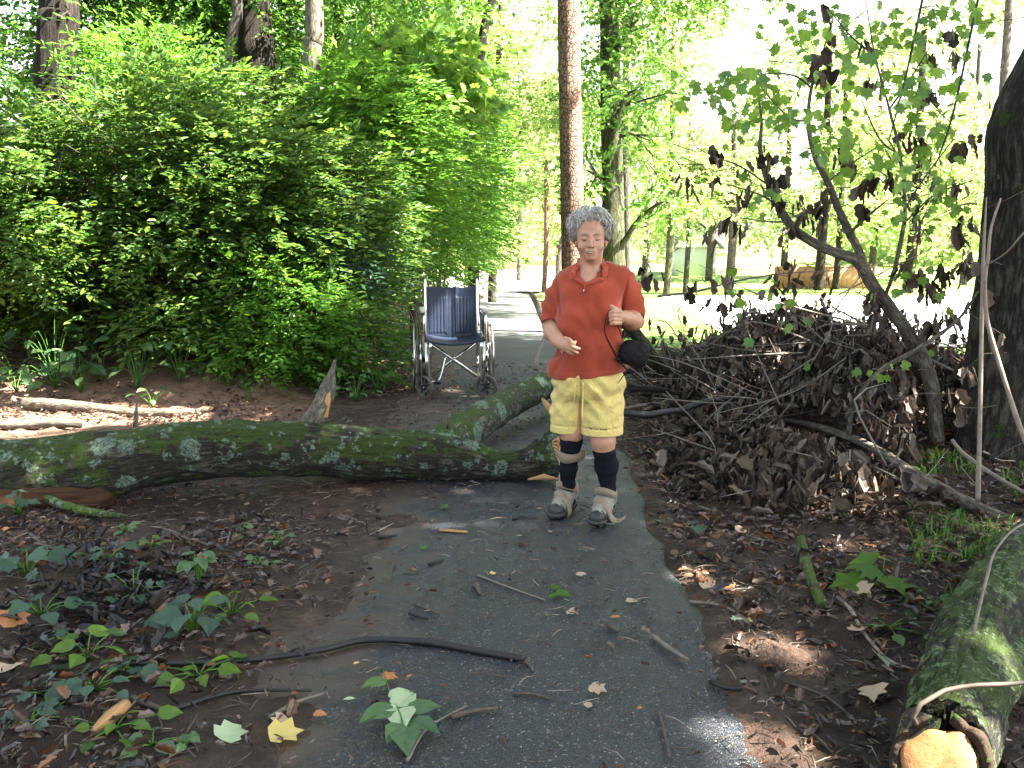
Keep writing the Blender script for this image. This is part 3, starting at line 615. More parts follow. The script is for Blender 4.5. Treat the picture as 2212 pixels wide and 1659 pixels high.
SK = [([(367, 1555), (505, 1508), (674, 1506)], .008, 'twigblack', 'thin black branching twig between black stick and yellow leaf'), ([(583, 1562), (640, 1530), (701, 1508)], .007, 'twiggrey', 'grey stick lying on the muddy left edge of the path'),
 ([(270, 1211), (330, 1235)], .012, 'twiggrey', 'stubby grey stick among the leaves on the left'), ([(345, 1150), (401, 1167), (499, 1208)], .009, 'twig', 'brown stick slanting through the litter below the mud'), ([(64, 1154), (90, 1182), (125, 1201)], .010, 'twig', 'dark brown stick near the left edge below the mossy branch'),
 ([(175, 1366), (259, 1368)], .010, 'twiggrey', 'short stick above the tall foreground seedling'), ([(286, 1531), (354, 1558)], .011, 'twig', 'brown stick lying below the black stick'), ([(273, 1144), (340, 1150), (401, 1151)], .006, 'twiggrey', 'thin straight twig at the edge of the mud'),
 ([(975, 1562), (1020, 1553), (1076, 1541)], .009, 'twig', 'wet brown stick near the bottom middle of the path'), ([(1411, 1385), (1445, 1413), (1487, 1437)], .009, 'twiggrey', 'lone stick at the right side of the path'), ([(1109, 1509), (1150, 1508), (1194, 1521)], .005, 'twig', 'slightly bent brown twig right of the black stick'),
 ([(880, 1659), (905, 1612), (931, 1578), (1008, 1538)], .005, 'twiggrey', 'thin curving grey twig beside the green leaf sprig'), ([(1032, 1252), (1100, 1276), (1177, 1305)], .005, 'twiggrey', 'long thin twig pointing at the green leaf clump'), ([(1423, 1548), (1433, 1589), (1446, 1652)], .005, 'twig', 'forked dark twig at the lower right of the path'),
 ([(885, 1334), (925, 1349)], .008, 'twigblack', 'short black stick in the left debris on the path'), ([(895, 1315), (948, 1333)], .005, 'twig', 'thin twig in the debris above the black stick'), ([(800, 1163), (850, 1138)], .005, 'twiggrey', 'grey twig at the edge of the mud by the path'), ([(816, 1170), (857, 1163)], .008, 'twigblack', 'stubby black stick at the edge of the mud'),
 ([(926, 1227), (958, 1218)], .007, 'twigblack', 'short dark stick near the middle of the path'), ([(1490, 1309), (1560, 1326), (1635, 1351)], .006, 'twiggrey', 'long grey twig beside the right edge of the path'), ([(1817, 1319), (1838, 1352), (1864, 1380), (1920, 1425), (1972, 1454)], .008, 'twigpale', 'pale crooked twig running towards the sawn log'),
 ([(1028, 1275), (1036, 1293)], .011, 'twig', 'tiny cigar-like stick in the middle of the path'), ([(1315, 1362), (1336, 1378)], .011, 'twig', 'stubby brown stick below the orange leaf'), ([(1108, 1128), (1130, 1123), (1160, 1126)], .006, 'twigblack', 'dark twig on the path just left of the person'),
 ([(1700, 1485), (1780, 1510), (1850, 1545)], .006, 'twig', 'dark twig on the bare soil below the sunlit hummock'), ([(1600, 1160), (1650, 1165), (1700, 1178)], .007, 'twiggrey', 'grey twig in the leaf litter left of the mossy branch'), ([(1740, 1575), (1770, 1610), (1810, 1640)], .006, 'twig', 'dark forked twig low on the bare soil'),
 ([(1535, 1485), (1560, 1500), (1600, 1508)], .009, 'twigblack', 'flat black stick at the path edge left of the hummock'), ([(1510, 1100), (1590, 1120), (1680, 1135)], .008, 'twiggrey', 'grey twig along the front of the brush pile')]
for pix, r, mt, lb in SK: stick(pix, r, M[mt], lb)
c_ = stick([(203, 1614), (240, 1583), (276, 1553)], (.008, .022, .016), M['wood'], 'splintered piece of tan split wood in the lower left', 'wood_splinter', cat='wood splinter')
stick([(950, 1152), (1010, 1156)], (.008, .006), M['wood'], 'small tan wood splinter on the path before the person', 'wood_splinter', cat='wood splinter')
stick([(1682, 1262), (1710, 1270), (1745, 1282)], (.005, .006), M['wood'], 'orange splinter in the litter left of the mossy branch', 'wood_splinter', cat='wood splinter')
sk = wood('arched_twig', [P(1978, 1564, 2.34), P(1972, 1548, 2.34), P(1990, 1520, 2.35), P(2040, 1492, 2.37), P(2110, 1480, 2.40), P(2170, 1478, 2.42), P(2260, 1470, 2.45)], [.008, .007, .0065, .0065, .006, .006, .005], M['twig'], 'bare grey twig arching over the sawn log', 'twig', seg=10)
wood('bent_twig', [P(2102, 1372, 2.72), P(2116, 1310, 2.82), P(2135, 1235, 2.95), P(2150, 1190, 3.05), P(2195, 1140, 3.2), P(2260, 1120, 3.4)], [.005, .005, .005, .004, .004, .003], M['twiggrey'], 'thin upright twig rising in front of the sawn log', 'twig', seg=8)
# ---------------------------------------------------------------- brush pile limbs (photo pixel + distance)
LIMBS = []
def limb(pl, r, mat, label, name='branch', cat='branch', parent=None, seg=12):
    pts = [P(*q) for q in pl]
    for q in pts:
        g_ = float(terr(q[0], q[1])); q[2] = max(q[2], g_ - .03)
    n = len(pts); rr = np.interp(np.linspace(0, 1, n), np.linspace(0, 1, len(r)), r)
    LIMBS.append((np.array(spline(np.array(pts), .08)), r[-1]))
    return wood(name, pts, rr, M[mat], label, cat, parent, seg=seg, noise=.10, nf=22, step=.035, seed=int(pl[0][0]) % 91)
b1 = limb([(1640, 905, 6.9), (1685, 906, 6.7), (1770, 923, 6.3), (1871, 960, 5.8), (1972, 1021, 5.4), (2107, 1095, 5.0), (2240, 1155, 4.7)], (.010, .016, .022, .026, .029, .033, .036), 'limbpale', 'long smooth pale branch slanting down across the front of the brush pile', 'long_branch', seg=18)
limb([(1834, 938, 5.95), (1844, 879, 5.95), (1898, 805, 5.9), (1992, 748, 5.8), (2070, 690, 5.7), (2112, 630, 5.6)], (.017, .016, .016, .014, .009, .005), 'limbpale', None, 'side_branch', parent=b1)
limb([(1900, 1070, 5.4), (1922, 1010, 5.35), (1948, 970, 5.3)], (.004, .006, .005), 'twigpale', None, 'side_twig', parent=b1, seg=8)
limb([(1534, 735, 8.0), (1628, 748, 7.8), (1700, 768, 7.6), (1765, 792, 7.5)], (.055, .056, .058, .05), 'barkgreen', 'thick dark branch lying on top of the brush pile', 'dark_branch', seg=18)
limb([(1757, 795, 7.4), (1780, 768, 7.35), (1798, 745, 7.3), (1808, 724, 7.3)], (.035, .028, .012, .003), 'wood', 'pale broken splintered stub pointing up from the brush pile', 'broken_stub')
limb([(1345, 690, 7.0), (1372, 720, 7.1), (1400, 755, 7.3), (1440, 800, 7.6)], (.045, .047, .045, .04), 'barkgreen', 'thick dark green branch behind the black pouch', 'dark_branch', seg=16)
limb([(1466, 888, 6.3), (1510, 872, 6.4), (1551, 864, 6.5), (1640, 856, 6.8)], (.022, .020, .017, .010), 'twigblack', 'black bent branch low in the brush pile by the shorts', 'black_branch')
limb([(1350, 892, 6.1), (1400, 896, 6.1), (1466, 888, 6.3), (1500, 905, 6.4)], (.020, .022, .020, .012), 'twigblack', 'black branch just right of the yellow shorts', 'black_branch')
limb([(1360, 838, 6.6), (1410, 840, 6.7), (1470, 850, 6.9)], (.026, .024, .018), 'barkdark', 'dark stub of wood right of the red shirt hem', 'dark_branch')
limb([(1820, 790, 6.8), (1846, 764, 6.8), (1880, 762, 6.7), (1925, 815, 6.6)], (.014, .015, .014, .010), 'twiggrey', 'small arched branch in the middle of the brush pile', 'arched_branch')
limb([(2056, 950, 5.3), (2076, 975, 5.25), (2107, 1000, 5.2), (2160, 1035, 5.1), (2240, 1080, 5.0)], (.010, .012, .012, .012), 'twiggrey', 'bent grey branch in front of the big right trunk', 'bent_branch')
limb([(2112, 1085, 4.9), (2117, 896, 4.95), (2120, 727, 5.0), (2124, 559, 5.0), (2131, 426, 5.0)], (.012, .011, .010, .008, .003), 'twigpale', 'thin upright bare sapling stem against the big right trunk', 'bare_sapling', 'sapling')
limb([(2240, 990, 4.7), (2212, 947, 4.7), (2167, 812, 4.75), (2132, 690, 4.8), (2128, 600, 4.8), (2134, 559, 4.8), (2141, 492, 4.8), (2162, 428, 4.8)], (.013, .012, .010, .009, .007, .004), 'twigpale', 'leaning pale forked stem crossing the big right trunk', 'leaning_sapling', 'sapling')
limb([(2250, 485, 4.2), (2212, 503, 4.2), (2175, 545, 4.3), (2134, 572, 4.8)], (.005, .004, .004, .003), 'twigpale', 'thin orange-brown twig reaching in from the right edge', 'thin_twig', 'twig')
limb([(1147, 632, 8.0), (1160, 660, 7.95), (1172, 692, 7.9), (1183, 720, 7.9)], (.020, .022, .020, .012), 'limbpale', 'broken pale branch standing up left of the orange shirt', 'broken_branch')
limb([(1192, 700, 8.2), (1176, 730, 8.1), (1162, 762, 8.0), (1157, 798, 7.9)], (.009, .013, .016, .017), 'twiggrey', 'curved grey branch rising from the limb left of the shirt', 'curved_branch')
limb([(1172, 862, 7.1), (1184, 880, 7.0), (1200, 898, 7.0)], (.010, .028, .022), 'wood', 'pale piece of split wood beside the limb', 'wood_splinter', 'wood splinter')
limb([(1420, 640, 9.5), (1500, 630, 9.4), (1600, 605, 9.2), (1700, 590, 9.0), (1800, 585, 8.6)], (.012, .010, .007, .004), 'twiggrey', 'thin horizontal twig across the sunny clearing', 'horizontal_twig', 'twig')
limb([(1600, 720, 8.8), (1680, 705, 8.6), (1760, 680, 8.3), (1840, 672, 8.0)], (.012, .010, .007, .004), 'twigpale', 'thin pale twig arching up out of the brush pile', 'arching_twig', 'twig')
limb([(1500, 745, 8.8), (1590, 730, 8.7), (1700, 715, 8.5), (1860, 698, 8.0), (1960, 690, 7.8)], (.014, .012, .010, .006), 'twigpale', 'long pale twig along the top of the brush pile', 'long_twig', 'twig')
limb([(1955, 720, 6.4), (2000, 770, 6.2), (2060, 800, 6.0)], (.016, .012, .006), 'twiggrey', 'short grey twig by the snapped sapling', 'short_twig', 'twig')
# snapped tulip sapling
sap = empty('snapped_sapling', (P(2026, 1040, 6.1)[0], 6.1, 0)); tag(sap, 'snapped young tree with two curved stems and hanging brown leaves', 'young tree')
def limbs_of(pl, r, nm='stem', mt='limbpale'): return limb(pl, r, mt, None, nm, parent=sap, seg=18)
limbs_of([(2028, 1045, 6.1), (2026, 963, 6.1), (2019, 896, 6.1), (2012, 829, 6.1), (1990, 768, 6.1)], (.050, .047, .044, .044, .046), 'trunk')
limbs_of([(1996, 778, 6.1), (1975, 740, 6.1), (1938, 687, 6.1), (1888, 620, 6.1), (1862, 575, 6.1), (1845, 558, 6.1), (1787, 539, 6.15), (1719, 499, 6.2), (1682, 445, 6.25), (1655, 381, 6.3), (1642, 320, 6.3), (1645, 263, 6.3), (1636, 190, 6.3)], (.042, .042, .041, .040, .038, .034, .030, .028, .025, .020, .014, .009, .004))
limbs_of([(1868, 585, 6.1), (1857, 546, 6.1), (1820, 472, 6.05), (1790, 398, 6.0), (1760, 337, 6.0), (1746, 263, 6.0), (1753, 189, 6.0), (1775, 120, 6.0), (1800, 40, 6.0)], (.026, .026, .024, .020, .016, .012, .009, .006, .004))
limbs_of([(1908, 650, 6.1), (1930, 590, 6.0), (1948, 510, 5.95), (1955, 450, 5.9), (1945, 337, 5.9), (1921, 236, 5.9), (1890, 120, 5.9), (1870, 0, 5.9)], (.010, .013, .013, .011, .009, .007, .005, .003))
limbs_of([(1815, 495, 6.05), (1832, 505, 6.0), (1870, 470, 5.9), (1920, 430, 5.8)], (.006, .010, .008, .004), 'twig')
limbs_of([(1780, 400, 6.0), (1830, 360, 5.9), (1890, 320, 5.8)], (.006, .005, .003), 'twig')
for a_, b_, c2 in [((1682, 445), (1640, 420), (1560, 395)), ((1660, 400), (1600, 360), (1545, 340)), ((1700, 480), (1650, 478), (1600, 470)), ((1746, 263), (1700, 250), (1630, 172)), ((1753, 189), (1700, 160), (1560, 165)), ((1945, 337), (1900, 300), (1860, 215)), ((1921, 236), (1960, 180), (2010, 100)), ((1955, 450), (2000, 380), (2060, 300)), ((1890, 120), (1840, 80), (1790, 20)), ((1955, 480), (2020, 420), (2100, 390))]:
    limbs_of([(a_[0], a_[1], 6.1), (b_[0], b_[1], 6.0), (c2[0], c2[1], 5.9)], (.006, .005, .003), 'twig')
for k, (hx, hy, n_) in enumerate([(1960, 20, 3), (2060, 200, 3)]):
    limb([(2005 + k * 120, -60, 5.4), (hx, 140 + hy * .5, 5.5), (hx - 40, 300 + hy * .3, 5.6)], (.008, .006, .003), 'twigblack', ['dark hanging twig at the top right', 'thin dark twig hanging beside the big right trunk'][k], 'hanging_twig', 'twig', seg=8)
# ---------------------------------------------------------------- wheelchair (metres, local: x right, -y front, z up)
wc0 = np.array([-.485, 8.42, 0.0]); wyaw = D2R(7.0)
wc = empty('wheelchair', (wc0[0], wc0[1], float(terr(wc0[0], wc0[1])) + .006), wyaw); tag(wc, 'empty folding wheelchair with navy vinyl seat standing on the path', 'wheelchair')
wc.scale = (1.03, 1.03, 1.03)
class LB(MB):
    def build(s, name, mat, parent=None, smooth=True):
        by = {}
        for q in s.Q: by.setdefault(q.shape[1], []).append(q)
        return link(name, mesh_np(name, np.concatenate(s.V), [np.concatenate(v) for v in by.values()], mat, np.concatenate(s.UV), None, smooth), parent)
W2 = .225
for sx in (-1, 1):
    m = LB(); x = sx * W2
    m.tube([(x, .44, .30), (x, .43, .52), (x, .46, .80), (x, .47, .935), (x, .49, .955), (x, .56, .96)], .0125, 12, step=.02)   # back post + handle bend
    m.tube([(x, .44, .30), (x, .44, .14)], .0115, 10)
    m.tube([(x, .0, .475), (x, .43, .475)], .0125, 12)
    m.tube([(x, .44, .16), (x, .20, .14), (x, .02, .145)], .0115, 10, step=.03)
    m.tube([(x + sx * .012, .0, .13), (x + sx * .012, -.005, .47)], .0125, 12)        # front upright
    # arm frame
    xa = x + sx * .028
    m.tube([(xa, .015, .18), (xa, .0, .62), (xa, .012, .685), (xa, .045, .70), (xa, .30, .70), (xa, .38, .69), (xa, .40, .65), (xa, .40, .30)], .0115, 10, step=.02)
    m.tube([(xa, .40, .52), (xa, .0, .50)], .008, 8)
    m.tube([(xa + sx * .03, .11, .16), (xa + sx * .03, .105, .45)], .008, 8)
    m.build('side_frame', M['chrome'], wc)
m = LB()
for a, b_ in ((-1, 1), (1, -1)):
    y_ = .2 + a * .012
    m.tube([(a * W2, y_, .465), (b_ * (W2 - .03), y_, .155)], .0125, 12)
m.tube([(0, .17, .318), (0, .235, .318)], .012, 10); m.build('cross_brace', M['chrome'], wc)
# back and seat slings
def sling(name, fn, nu, nv, th):
    U, Vv = np.meshgrid(np.linspace(-1, 1, nu), np.linspace(0, 1, nv), indexing='ij'); A = fn(U, Vv)
    du = np.gradient(A, axis=0); dv = np.gradient(A, axis=1); N = np.cross(du, dv); N /= np.linalg.norm(N, axis=-1, keepdims=True)
    V = np.concatenate([(A + N * th / 2).reshape(-1, 3), (A - N * th / 2).reshape(-1, 3)]); i, j = np.meshgrid(np.arange(nu - 1), np.arange(nv - 1), indexing='ij'); i = i.ravel(); j = j.ravel()
    q = np.stack([i * nv + j, (i + 1) * nv + j, (i + 1) * nv + j + 1, i * nv + j + 1], 1); n = nu * nv
    e = [k * nv for k in range(nu)] + [(nu - 1) * nv + k for k in range(1, nv)] + [k * nv + nv - 1 for k in range(nu - 2, -1, -1)] + [k for k in range(nv - 2, 0, -1)]
    e = np.array(e); e2 = np.roll(e, -1); side = np.stack([e, e2, e2 + n, e + n], 1)
    mm = LB(); mm.add(V, [np.concatenate([q, q[:, ::-1] + n, side[:, ::-1]])]); return mm.build(name, M['vinyl'], wc)
def backf(U, Vv):
    z = .445 + Vv * .46 - .012 * (1 - U * U) * Vv + .006 * np.sin(U * 9) * Vv ** 4
    y = .425 + .045 * Vv + .035 * (1 - U * U)
    for s in (-1, 1):
        c = np.abs(U - s * .50); inr = (c < .32) * (Vv > .12) * (Vv < .80)
        y = y - .005 * inr * np.abs(np.cos((U - s * .5) * 2 * np.pi / .128 * .5)) - .004 * (np.abs(c - .32) < .02) * (Vv > .1) * (Vv < .82)
    y = y + .006 * np.exp(-(U / .05) ** 2) - .012 * np.exp(-((U - .09 - .1 * Vv) / .05) ** 2) * Vv ** 3 + .010 * np.exp(-((U + .1) / .05) ** 2) * Vv ** 3
    return np.stack([U * (W2 + .006), y, z], -1)
sling('back_sling', backf, 130, 60, .006)
def seatf(U, Vv):
    sag = .038 * (1 - U * U); return np.stack([U * (W2 + .014), -.02 + Vv * .43, .490 - sag + .006 * Vv], -1)
sling('seat_sling', seatf, 60, 30, .016)
for sx in (-1, 1):
    m = LB(); m.tube([(sx * (W2 + .0), .545, .96), (sx * W2, .64, .965)], .017, 12)
    m.build('push_grip', M['plastic'], wc)
for sx in (-1, 1):
    m = LB(); m.box((sx * (W2 + .032), .19 if sx > 0 else .2, .725), (.052, .36, .032), bev=.014); m.build('armrest_pad', M['armpad'] if sx < 0 else M['armpad'], wc)
    m = LB(); m.box((sx * (W2 + .028), .2, .60), (.004, .36, .165)); m.build('side_panel', M['vinyl'], wc)
def wheel(name, c, R, tr, hub, spokes, kind, yaw=0.0):
    e = bpy.data.objects.new(name, None); COL.objects.link(e); e.parent = wc; e.location = c; e.rotation_euler = (0, 0, yaw)
    t = LB(); t.torus((0, 0, 0), (1, 0, 0), R - tr, tr, 56, 12); t.build('tyre', M['tyre'], e)
    m = LB()
    if kind == 'big':
        m.torus((0, 0, 0), (1, 0, 0), R - .034, .009, 56, 8)
        for k in range(spokes):
            a = k / spokes * 2 * np.pi; b2 = a + (.35 if k % 2 else -.35)
            m.tube([(.02 * (1 if k % 4 < 2 else -1), math.cos(b2) * .02, math.sin(b2) * .02), (0, math.cos(a) * (R - .036), math.sin(a) * (R - .036))], .0016, 4)
        m.cyl((-.03, 0, 0), (.03, 0, 0), .02, 16); m.build('rim', M['rim'], e)
    else:
        m.torus((0, 0, 0), (1, 0, 0), R - .024, .008, 40, 8)
        for k in range(6):
            a = k / 6 * 2 * np.pi + .3; m.tube([(0, 0, 0), (0, math.cos(a) * (R - .026), math.sin(a) * (R - .026))], [.010, .0055], 8)
        m.cyl((-.02, 0, 0), (.02, 0, 0), .017, 14); m.build('rim', M['plastic'], e)
        m = LB(); m.cyl((-.024, 0, 0), (.024, 0, 0), .007, 10); m.build('axle', M['chrome'], e)
    return e
for sx in (-1, 1):
    wheel('rear_wheel', (sx * .300, .40, .305), .305, .014, .02, 28, 'big')
    m = LB(); m.torus((sx * .332, .40, .305), (1, 0, 0), .268, .0085, 60, 8)
    for k in range(6):
        a = k / 6 * 6.283 + .4; m.tube([(sx * .305, .40 + math.cos(a) * .262, .305 + math.sin(a) * .262), (sx * .332, .40 + math.cos(a) * .267, .305 + math.sin(a) * .267)], .004, 6)
    m.build('handrim', M['chrome'], wc)
    yw = D2R(38) if sx < 0 else D2R(62)
    hx = sx * (W2 + .030)
    wheel('caster', (hx + (.0 if sx > 0 else .0), -.02, .1), .1, .013, .01, 6, 'small', yw)
    m = LB(); dx, dy = math.cos(yw) * .03, math.sin(yw) * .03
    for q in (-1, 1): m.tube([(hx + q * dx, -.02 + q * dy, .10), (hx + q * dx * 1.0, .0 + q * dy, .19), (hx + q * dx * .5, .015 + q * dy * .5, .215)], .009, 8, step=.02)
    m.cyl((hx, .015, .205), (hx, .015, .31), .015, 12); m.build('caster_fork', M['plastic'], wc)
    m = LB(); m.cyl((hx, .015, .31), (hx, .015, .40), .018, 12); m.cyl((sx * (W2 + .05), .13, .30), (sx * (W2 + .075), .13, .30), .022, 14); m.tube([(sx * (W2 + .06), .13, .30), (sx * (W2 + .07), .09, .40), (sx * (W2 + .07), .06, .46)], .008, 8); m.build('wheel_lock', M['plastic'] if sx < 0 else M['chrome'], wc)
m = LB(); m.tube([(-W2 + .02, -.02, .47), (-W2 + .015, -.02, .36), (-W2 + .012, -.02, .14)], .013, 12, step=.03); m.tube([(-W2 + .02, .02, .14), (-W2 + .09, .05, .15), (-W2 + .12, .06, .22), (-W2 + .15, .08, .345)], .009, 8, step=.02); m.build('footrest_hanger', M['chrome'], wc)
m = LB(); m.cyl((-W2 + .06, .03, .14), (-W2 + .1, .04, .13), .020, 12); m.build('footrest_pivot', M['plastic'], wc); m = LB(); m.cyl((W2 + .02, -.01, .13), (W2 + .05, -.01, .12), .020, 12); m.build('footrest_pivot', M['plastic'], wc)
m = LB(); m.tube([(W2 - .01, -.02, .47), (W2 - .008, -.02, .30), (W2 - .006, -.02, .14)], .013, 12, step=.03); m.build('footrest_hanger', M['chrome'], wc)
# ---------------------------------------------------------------- the person (photo pixel + metres nearer(-)/farther(+) than the torso)
YP = 4.93
def K(px, py, dy=0.0): return P(px, py, YP + dy)
def Ks(l): return [K(*q) for q in l]
pe = empty('person', (K(1270, 1100)[0], YP, 0.008)); tag(pe, 'person in orange polo shirt, yellow shorts and black knee socks standing on the path', 'person')
v = Vol((.12, 4.60, .02), (.72, 5.20, 1.64), .0036)
v.ell(K(1275, 499, .015), (.075, .090, .083), .02); v.ell(K(1276, 527, -.015), (.0625, .076, .078), .02); v.ell(K(1277, 547, -.043), (.037, .046, .040), .02)
v.ell(K(1277, 557, -.072), (.021, .018, .014), .012); v.ell(K(1258, 533, -.056), (.023, .024, .022), .016); v.ell(K(1294, 533, -.056), (.023, .024, .022), .016)
v.cap(K(1260, 506, -.070), K(1292, 506, -.070), .013, .013, .012)
for ex in (1262.3, 1290.3): v.ell(K(ex, 515, -.094), (.017, .015, .0115), .008, sub=True); v.ell(K(ex, 515.5, -.071), (.0135, .0135, .0115), .004)
v.cap(K(1276, 509, -.084), K(1276.5, 528, -.110), .0065, .0085, .008); v.ell(K(1276.5, 531.5, -.108), (.0095, .011, .0085), .005); v.ell(K(1271, 532, -.095), (.0065, .010, .0065), .004); v.ell(K(1282, 532, -.095), (.0065, .010, .0065), .004)
v.cap(K(1269, 543, -.085), K(1284, 543, -.085), .005, .005, .012); v.cap(K(1271, 549.5, -.085), K(1282, 549.5, -.085), .005, .005, .012)
v.cap(K(1267, 546, -.098), K(1285, 546.3, -.098), .0028, .0028, .002, sub=True); v.cap(K(1265, 533, -.093), K(1261, 545, -.080), .0022, .0014, .006, sub=True); v.cap(K(1288, 533, -.093), K(1292, 545, -.080), .0022, .0014, .006, sub=True); v.cap(K(1270, 553.5, -.097), K(1283, 553.5, -.097), .0030, .0030, .006, sub=True)
for ex, s in ((1244.5, -1), (1307.5, 1)): v.ell(K(ex, 523, .015), (.010, .018, .027), .006)
v.cap(K(1277, 553, .005), K(1273, 604, .03), .053, .064, .03); v.cap(K(1262, 562, -.028), K(1270, 604, -.045), .010, .012, .02)
v.ell(K(1271, 640, .01), (.15, .098, .125), .05); v.ell(K(1274, 740, 0), (.15, .12, .2), .05); v.ell(K(1274, 830, .02), (.14, .09, .12), .03)
# arms
v.chain(Ks([(1226, 606, .03), (1200, 660, .05), (1190, 702, .03)]), [.050, .045, .042], .02)
v.chain(Ks([(1190, 702, .03), (1194, 718, -.05), (1204, 735, -.15), (1211, 742, -.185)]), [.041, .043, .031, .026], .02)
v.chain(Ks([(1336, 600, .03), (1358, 650, .05), (1372, 692, .05)]), [.050, .047, .046], .02)
v.chain(Ks([(1372, 692, .05), (1366, 692, -.03), (1351, 687, -.12), (1343, 685, -.155)]), [.043, .046, .033, .028], .02)
# open hand on the belly
v.cap(K(1212, 742, -.19), K(1225, 745, -.222), .022, .024, .012, flat=((.3, -1, .2), .75)); v.cap(K(1214, 748, -.19), K(1223, 752, -.218), .018, .018, .012); v.cap(K(1213, 738, -.19), K(1226, 740, -.222), .018, .016, .012)
H = [([(1224, 738, -.228), (1234, 740.5, -.240), (1240, 742, -.242), (1242.6, 738.6, -.240)], .0088), ([(1226, 743.5, -.230), (1237, 748.5, -.243), (1245, 752, -.238), (1252, 753.4, -.228)], .0090), ([(1224.5, 749.5, -.228), (1234, 755, -.239), (1241.5, 759.5, -.234), (1247.5, 762, -.225)], .0086), ([(1220.5, 754.5, -.220), (1228, 760, -.230), (1234, 763.5, -.226), (1239.5, 765, -.218)], .0076)]
for c, r in H: v.chain(Ks(c), [r * 1.12, r * 1.05, r * .95, r * .82], .004)
v.chain(Ks([(1213, 735, -.195), (1221, 731.5, -.215), (1228, 733, -.232), (1233.5, 736, -.240)]), [.013, .011, .0095, .0080], .006)
# fist round the strap
v.ell(K(1335, 685, -.175), (.026, .030, .038), .012); v.ell(K(1329, 686, -.20), (.020, .022, .034), .010)
for i in range(4):
    y = 673.5 + i * 8.3; o = [0, .2, -.6, -2.2][i]
    v.chain(Ks([(1338.5 - o * .3, y, -.205), (1325.0 + o * -.5, y - .5, -.232), (1319.5 - o, y + 1.5, -.222), (1322 - o, y + 3.2, -.200)]), [.0112, .0105, .0098, .0088], .0035)
v.chain(Ks([(1338, 672, -.185), (1330, 668, -.215), (1324.5, 664.5, -.228), (1320.5, 661.2, -.232)]), [.0135, .0115, .0100, .0085], .006)
# legs
v.chain(Ks([(1238, 860, 0), (1235, 935, .0), (1234, 955, .02), (1230, 985, .05), (1227, 1010, .07), (1226, 1045, .10), (1229, 1082, .12)]), [.070, .054, .050, .043, .043, .034, .032], .02)
v.chain(Ks([(1303, 860, -.02), (1299, 930, -.05), (1303, 952, -.06), (1305, 972, -.05), (1310, 1005, -.01), (1313, 1055, .0), (1314, 1090, .01)]), [.080, .062, .059, .050, .053, .034, .032], .02)
v.build('body', M['skin'], pe, relax=1)
def line(name, pts, r, mat, seg=6, step=.004, parent=pe, squash=None): m = MB(); m.tube(Ks(pts), r, seg, step=step, squash=squash); return m.build(name, M[mat], parent)
for ex in (1262.3, 1290.3):
    line('eyelash', [(ex - 7.2, 515.6, -.078), (ex - 3, 518.6, -.0835), (ex + 2, 518.8, -.0838), (ex + 7, 516.0, -.078)], [.0010, .0020, .0020, .0010], 'lash')
    s = -1 if ex < 1276 else 1
    line('eyebrow', [(ex - 8 * s, 508.5, -.0835), (ex - 1 * s, 504.8, -.0860), (ex + 8.5 * s, 506.8, -.0740)], [.0026, .0030, .0014], 'brow')
line('lips', [(1265.5, 545.3, -.088), (1271, 542.8, -.0925), (1276, 543.4, -.094), (1281, 542.7, -.0925), (1286.5, 545.2, -.088)], [.0010, .0016, .0016, .0016, .0010], 'lip')
line('lips', [(1265.5, 545.6, -.088), (1271, 549.0, -.0925), (1276.3, 550.0, -.094), (1282, 548.8, -.0925), (1286.5, 545.6, -.088)], [.0010, .0020, .0025, .0020, .0010], 'lip')
line('mouth', [(1267, 545.6, -.0915), (1276, 546.4, -.0935), (1285, 545.6, -.0915)], [.0010, .0028, .0010], 'lash')
line('teeth', [(1270.5, 545.6, -.0945), (1276, 545.9, -.0960), (1281.5, 545.6, -.0945)], [.0010, .0013, .0010], 'teeth')
# hair
v = Vol((.26, 4.78, 1.30), (.56, 5.16, 1.66), .0045)
v.ell(K(1275, 489, .035), (.092, .092, .076), .02); v.ell(K(1242, 504, .03), (.028, .05, .05), .03); v.ell(K(1309, 503, .03), (.028, .05, .05), .03); v.ell(K(1276, 515, .07), (.085, .06, .09), .03)
v.ell(K(1276, 526, -.085), (.062, .095, .100), .006, sub=True); v.ell(K(1276, 560, -.02), (.06, .06, .06), .006, sub=True)
v.warp(lambda X, Y, Z: .004 * np.sin(X * 160 + 6 * np.sin(Z * 40)) * np.sin(Y * 90 + Z * 60))
hb = v.build('hair', M['hairbase'], pe, relax=1)
m = MB(); hc = K(1276, 497, .03)
for i in range(1500):
    a = rng.uniform(-2.9, 2.9); fr = abs(a) < .95
    t0 = rng.uniform(.05, .75); side = abs(math.sin(a)); tend = (1.02 + .12 * rng.random()) if abs(a) < .60 else (1.20 + .75 * side + rng.uniform(-.25, .2))
    t1 = min(tend, t0 + rng.uniform(.55, 1.1)); n_ = 6; pts = []; fly = max(0, rng.normal(0, .35)); lift = rng.uniform(-.006, .012) + (.010 if rng.random() < .12 else 0); cur = rng.normal(0, .38); wv = rng.uniform(0, 6)
    for j in range(n_):
        s_ = j / (n_ - 1); th = t0 + (t1 - t0) * s_; az = a + cur * s_ + .12 * math.sin(wv + 6 * s_)
        rx, ry, rz = .101 + lift, .101 + lift, .089 + lift
        pts.append(hc + np.array([rx * math.sin(th) * math.sin(az), -ry * math.sin(th) * math.cos(az) + .008, rz * math.cos(th) + .010 * (1 - s_) + .006 * math.sin(wv + 8 * s_)]) + np.array([math.sin(az), 0, 0]) * (.012 + .03 * fly) * max(0, s_ - .5) + np.array([0, 0, .02 * fly * s_]))
    f0 = (pts[-1][1] - hc[1]) < -.02 and (pts[-1][2] < K(1276, 486, -.08)[2]) and abs(pts[-1][0] - hc[0]) < .056
    if f0: continue
    m.tube(pts, [.0012, .0026, .0032, .0030, .0022, .0006], 4)
m.build('locks', M['hair'], hb)
